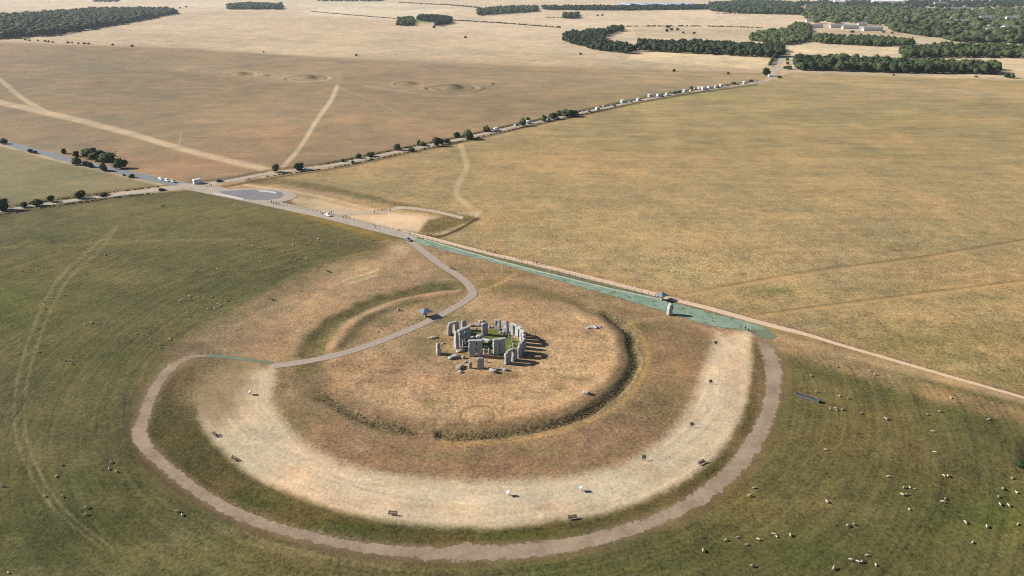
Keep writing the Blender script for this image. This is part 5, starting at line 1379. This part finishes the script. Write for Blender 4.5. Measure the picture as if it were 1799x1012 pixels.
# ------------------------------------------------------------------ people and sheep (one skinned body each)
def skinned(name, joints, edges, radii, root, mats, pick, sub=1):
    me = bpy.data.meshes.new(name)
    me.from_pydata(joints, edges, [])
    o = bpy.data.objects.new(name, me); COL.objects.link(o)
    md = o.modifiers.new('skin', 'SKIN'); md.use_smooth_shade = True
    sk = me.skin_vertices[0].data
    for i, r in enumerate(radii):
        sk[i].radius = r if isinstance(r, tuple) else (r, r); sk[i].use_root = (i == root)
    sb = o.modifiers.new('sub', 'SUBSURF'); sb.levels = sub; sb.render_levels = sub
    dg = bpy.context.evaluated_depsgraph_get(); dg.update()
    out = bpy.data.meshes.new_from_object(o.evaluated_get(dg))
    bpy.data.objects.remove(o)
    out.materials.clear()
    for m in mats: out.materials.append(m)
    mi = [pick(p.center) for p in out.polygons]
    out.polygons.foreach_set('material_index', mi)
    out.name = name
    return out
m_skin = mat('skin', (.42, .26, .19), .7, .05, 4)
m_hair = mat('dark_hair', (.03, .022, .016), .8, .1, 4)
def person_mesh(pose, shirt, trousers, shorts):
    st = {0: (.0, .0), 1: (.22, -.2), 2: (.06, -.04)}[pose]
    J = [(0, 0, .98), (0, 0, 1.2), (0, .01, 1.42), (0, .0, 1.52), (0, -.02, 1.62), (0, -.02, 1.74),
         (.1, 0, .92), (.11, -st[0] * .5, .52), (.11, -st[0], .1), (.11, -st[0] - .16, .05), (-.1, 0, .92), (-.11, -st[1] * .4, .52), (-.11, -st[1] + .02, .1), (-.11, -st[1] - .14, .05),
         (.2, .01, 1.4), (.27, .02 + st[1] * .3, 1.13), (.28, -.08 + st[1] * .6, .9), (-.2, .01, 1.4), (-.27, .02 + st[0] * .3, 1.13), (-.28, -.08 + st[0] * .6, .9), (.28, -.1 + st[1] * .6, .8), (-.28, -.1 + st[0] * .6, .8)]
    if pose == 2: J[18] = (-.26, -.16, 1.2); J[19] = (-.12, -.3, 1.35); J[21] = (-.08, -.32, 1.45)
    E_ = [(0, 1), (1, 2), (2, 3), (3, 4), (4, 5), (0, 6), (6, 7), (7, 8), (8, 9), (0, 10), (10, 11), (11, 12), (12, 13), (2, 14), (14, 15), (15, 16), (2, 17), (17, 18), (18, 19), (16, 20), (19, 21)]
    Rr = [.17, .16, .17, .065, .1, .085, .1, .075, .05, .04, .1, .075, .05, .04, .075, .055, .042, .075, .055, .042, .035, .035]
    def pick(c):
        if c.z > 1.66 or (c.z > 1.56 and c.y > .02): return 1
        if c.z > 1.5: return 0
        if abs(c.x) > .2 and c.z < 1.05: return 0
        if c.z > .95: return 2
        if c.z < .07: return 1
        return 0 if shorts and c.z < .52 else 3
    return skinned('person', J, E_, Rr, 0, [m_skin, m_hair, mat('shirt_' + shirt, CL[shirt], .85, .1, 5), mat('trousers_' + trousers, CL[trousers], .85, .1, 5)], pick)
CL = dict(black=(.015, .015, .018), white=(.7, .7, .68), blue=(.06, .10, .25), red=(.35, .05, .05), navy=(.02, .025, .06), khaki=(.22, .18, .11), grey=(.12, .12, .13), green=(.06, .12, .06))
PM = [person_mesh(0, 'black', 'navy', False), person_mesh(1, 'white', 'blue', True), person_mesh(1, 'navy', 'black', False), person_mesh(2, 'red', 'khaki', True), person_mesh(0, 'grey', 'black', False), person_mesh(1, 'blue', 'khaki', True)]
PW_ = ['in black standing', 'in white shirt walking', 'in navy walking', 'in red', 'in grey standing', 'in blue shirt walking']
PEOPLE = [(603, 384, 0, 'left of the trio past the white car'), (607, 382.5, 2, 'middle of the trio past the white car'), (613, 384.5, 5, 'right of the trio past the white car'), (657, 398, 2, 'upper of two beside the fence below the fork'), (660, 401.5, 0, 'lower of two beside the fence below the fork'),
          (676, 398, 1, 'alone on the pale ground with a long shadow'), (580, 376.5, 4, 'behind the white car, left'), (583, 376, 0, 'behind the white car, right'), (564, 377.5, 2, 'at the left end of the white car, outer'), (567, 378, 5, 'at the left end of the white car, inner'),
          (658, 375, 4, 'leftmost by the hub path fork'), (672, 371, 0, 'second from left by the hub path fork'), (675, 370, 1, 'third from left by the hub path fork'), (686, 372, 2, 'rightmost by the hub path fork'),
          (856, 444, 0, 'first from left of four on the pale path'), (861, 443, 2, 'second from left of four on the pale path'), (866, 445, 1, 'third from left of four on the pale path'), (871, 446, 4, 'fourth from left of four on the pale path'), (908, 456, 2, 'left of a pair by the fence mid path'), (912, 457.5, 4, 'right of a pair by the fence mid path'),
          (938, 463.5, 0, 'left of three further right on the pale path'), (943, 465, 2, 'middle of three further right on the pale path'), (952, 466, 4, 'right of three further right on the pale path'), (1309, 580, 0, 'left of the pair at the end of the teal strip'), (1314, 583, 2, 'right of the pair at the end of the teal strip'),
          (322, 334.5, 1, 'left of three at the crossroads corner'), (329, 334, 1, 'middle of three at the crossroads corner'), (335, 333.5, 5, 'right of three at the crossroads corner'), (360, 327, 0, 'left of the dark group beside the camper'), (364, 328.5, 2, 'second of the dark group beside the camper'), (368, 327.5, 4, 'third of the dark group beside the camper'), (372, 328, 0, 'right of the dark group beside the camper'),
          (477, 357.5, 2, 'left of four near the turning circle'), (481, 358.5, 4, 'second of four near the turning circle'), (486, 359.5, 0, 'third of four near the turning circle'), (490, 361, 2, 'right of four near the turning circle'), (433, 318, 0, 'left of two on the byway verge'), (437, 317.5, 4, 'right of two on the byway verge'), (273, 316, 0, 'beside the leftmost white car'), (720, 414, 4, 'on the path above the dark car'), (752, 414, 0, 'by the shady bank corner'), (757, 416, 2, 'by the shady bank corner, further right')]
for i, (px, py, k_, w_) in enumerate(PEOPLE):
    x, y = at(px, py)
    o = new_obj('person', PM[k_], None, (x, y, hz1(x, y) + .08), rng.uniform(0, 6.28))
    tag(o, 'person ' + PW_[k_] + ', ' + w_, 'person', 'visitors')

m_wool = mat('sheep_wool', (.36, .33, .265), .95, .12, 6, bump=.3)
m_wool2 = mat('sheep_wool_grey', (.28, .26, .21), .95, .12, 6, bump=.3)
m_face = mat('sheep_face', (.30, .27, .22), .9, .1, 6)
def sheep_mesh(pose, wool):
    hd = {0: [(.62, 0, .80), (.78, 0, .95), (.98, 0, .90)], 1: [(.62, 0, .66), (.80, 0, .38), (.90, 0, .12)], 2: [(.58, 0, .52), (.70, 0, .68), (.88, 0, .62)]}[pose]
    up = 0.0 if pose < 2 else -.32
    J = [(-.52, 0, .68 + up), (-.2, 0, .70 + up), (.15, 0, .70 + up), (.45, 0, .69 + up)] + hd
    E_ = [(0, 1), (1, 2), (2, 3), (3, 4), (4, 5), (5, 6)]
    Rr = [(.22, .25), (.30, .31), (.30, .32), (.24, .26), .15, .11, .06]
    legs = [(-.42, .15), (-.42, -.15), (.38, .15), (.38, -.15)]
    for lx, ly in legs:
        b = len(J)
        if pose < 2: J += [(lx, ly, .45), (lx + (.04 if lx < 0 else -.01), ly, .22), (lx, ly, .03)]
        else: J += [(lx, ly * 1.5, .2), (lx + .1, ly * 1.9, .08), (lx + .22, ly * 1.8, .06)]
        E_ += [(0 if lx < 0 else 3, b), (b, b + 1), (b + 1, b + 2)]
        Rr += [.10, .05, .04]
    J.append((-.7, 0, .62 + up)); E_.append((0, len(J) - 1)); Rr.append(.06)
    def pick(c):
        if pose == 1 and c.x > .7 and c.z < .42: return 1
        if pose == 0 and c.x > .84: return 1
        if pose == 2 and c.x > .76: return 1
        if pose < 2 and c.z < .3 and c.x < .7: return 1
        return 0
    return skinned('sheep', J, E_, Rr, 1, [wool, m_face], pick)
SM = [sheep_mesh(0, m_wool), sheep_mesh(1, m_wool), sheep_mesh(2, m_wool), sheep_mesh(1, m_wool2)]
SPOSE = ['standing', 'grazing', 'lying', 'grazing']
def A(L): return [(x / 2.993, 338 + y / 2.993) for x, y in L]
def B(L): return [(x / 2.998, 676 + y / 2.998) for x, y in L]
def Cc(L): return [(1200 + x / 3.003, 676 + y / 3.003) for x, y in L]
FLOCKS = [
    (A([(122, 240), (80, 358), (163, 408), (112, 415), (210, 460), (55, 703)]), 'near the left edge, upper pasture'),
    (A([(335, 543), (275, 557), (228, 577), (240, 615), (200, 720), (433, 335), (490, 325), (553, 330), (453, 430), (582, 390), (613, 190)]), 'of the sheep beside the twin wheel ruts'),
    (A([(447, 697), (480, 689), (521, 692), (103, 850), (203, 842), (345, 886), (364, 888), (377, 902), (380, 870)]), 'in the lower left pasture below the ruts'),
    (A([(720, 748), (750, 752), (893, 777), (842, 805), (845, 822), (997, 655)]), 'just outside the gravel ring top left'),
    (A([(995, 550), (1003, 567), (1045, 552), (945, 573), (1115, 553), (1075, 612), (1090, 618), (1107, 613), (1130, 612), (1145, 590), (1160, 578), (1162, 595), (1192, 573), (1213, 562), (1155, 605), (1047, 507)]), 'of the tight flock at the worn pasture edge'),
    (A([(1117, 436), (1143, 404), (1192, 414), (1070, 415), (1028, 418), (955, 340), (803, 300)]), 'of the loose line in mid pasture'),
    (A([(1247, 275), (1328, 286), (1372, 296), (1398, 290), (1408, 300), (1325, 348), (1372, 368), (1488, 313)]), 'of the loose group left of the upper flock'),
    (A([(1518, 367), (1530, 395), (1545, 255), (1560, 257), (1540, 280), (1600, 218), (1632, 258), (1608, 278), (1620, 276), (1655, 238), (1672, 248), (1670, 265), (1690, 268), (1735, 275), (1780, 270), (1555, 355), (1580, 352), (1610, 350)]), 'of the flock under the old road, upper pasture'),
    (A([(1850, 265), (1862, 272), (1930, 262), (1950, 268), (1910, 274)]), 'at the pasture corner by the road'),
    (A([(860, 82), (930, 77), (725, 28), (745, 42), (770, 46), (785, 45)]), 'of the sheep near the crossroads fence'),
    (B([(13, 538), (237, 590), (330, 592), (325, 427), (298, 486), (457, 652), (455, 688), (45, 993)]), 'in the bottom left corner pasture'),
    (B([(587, 412), (575, 447), (615, 461), (935, 672), (960, 690)]), 'just outside the gravel ring lower left'),
    (Cc([(870, 74), (823, 62), (705, 40), (777, 132), (803, 127), (812, 137), (838, 134), (937, 155), (1065, 182), (1075, 185)]), 'of the sheep below the water trough'),
    ([(1471.6, 645), (1424.8, 661.5), (1529, 651.5), (1537, 659)] + Cc([(1413, 72), (1290, 162), (1352, 145), (1612, 188), (1315, 248)]), 'scattered below the pale path on the right'),
    (Cc([(752, 345), (1322, 358), (1330, 362), (1083, 489), (757, 621), (375, 547), (352, 590)]), 'of the scattered sheep right of the gravel ring'),
    (Cc([(1165, 546), (1195, 546), (1220, 553), (1155, 584), (1178, 583), (1192, 660), (1382, 605), (1370, 622), (1375, 484), (1395, 486)]), 'of the middle flock on the right pasture'),
    (Cc([(1735, 496), (1685, 552), (1758, 570), (1662, 594), (1715, 640), (1670, 635), (1487, 730), (1600, 753), (1765, 740), (1527, 835)]), 'of the sheep near the right edge'),
    (Cc([(868, 747), (902, 740), (478, 790), (493, 803), (565, 797), (288, 807), (225, 823), (397, 820), (335, 847), (365, 960), (105, 880)]), 'on striped turf below the ring, right'),
    (Cc([(970, 905), (885, 927), (922, 938), (942, 938), (1017, 953), (793, 973)]), 'of the bunch at the bottom edge, right')]
for pts, txt in FLOCKS:
    pts = sorted(pts)
    for i, (px, py) in enumerate(pts):
        k_ = rng.choice([0, 1, 1, 1, 2, 3])
        x, y = at(px, py)
        o = new_obj('sheep', SM[k_], None, (x, y, hz1(x, y)), rng.uniform(0, 6.28))
        s = rng.uniform(.56, .74); o.scale = (s, s, s)
        col_ = 'greyish' if k_ == 3 else 'pale'
        tag(o, f'{col_} sheep {SPOSE[k_]}, {ORD[i]} from left {txt}', 'sheep', 'grazing sheep')

# ------------------------------------------------------------------ rough grass in the ditch
def tufts():
    r2 = np.random.default_rng(3)
    n = 1500
    a = np.radians(r2.uniform(60, 236, n)); rr_ = 57.3 + r2.normal(0, 1.0, n)
    X = HC[0] + rr_ * np.sin(a); Y = HC[1] + rr_ * np.cos(a)
    gap = (np.degrees(a) > 188) & (np.degrees(a) < 193)
    X, Y = X[~gap], Y[~gap]; n = len(X)
    Z = hz(X, Y)
    V = np.empty((n, 2, 3, 3))
    for q in range(2):
        th = r2.uniform(0, np.pi, n); s = r2.uniform(.15, .4, n); h = r2.uniform(.08, .22, n)
        V[:, q, 0] = np.c_[X - s * np.cos(th), Y - s * np.sin(th), Z - .05]; V[:, q, 1] = np.c_[X + s * np.cos(th), Y + s * np.sin(th), Z - .05]
        V[:, q, 2] = np.c_[X + r2.normal(0, .15, n), Y + r2.normal(0, .15, n), Z + h]
    V = V.reshape(-1, 3)
    o = new_obj('rough_grass', mesh_tris('rough_grass', V, np.arange(len(V)).reshape(-1, 3), mat('rough_grass', (.11, .10, .05), .95, 0, .5, col2=(.22, .18, .10))))
    tag(o, 'rough dark grass filling the ditch', 'grass', None, 'stuff')
tufts()

# ------------------------------------------------------------------ air
bm = bmesh.new()
bx(bm, 0, 0, 69, 60000, 60000, 150)
m_haze = bpy.data.materials.new('haze'); m_haze.use_nodes = True
t_ = m_haze.node_tree; t_.nodes.clear()
ho = t_.nodes.new('ShaderNodeOutputMaterial'); hv = t_.nodes.new('ShaderNodeVolumePrincipled')
hv.inputs['Color'].default_value = (.78, .88, 1.0, 1); hv.inputs['Density'].default_value = 3.0e-5; hv.inputs['Anisotropy'].default_value = .2
t_.links.new(hv.outputs[0], ho.inputs['Volume'])
tag(new_obj('haze', bm_mesh('haze', bm, m_haze)), kind='stuff')
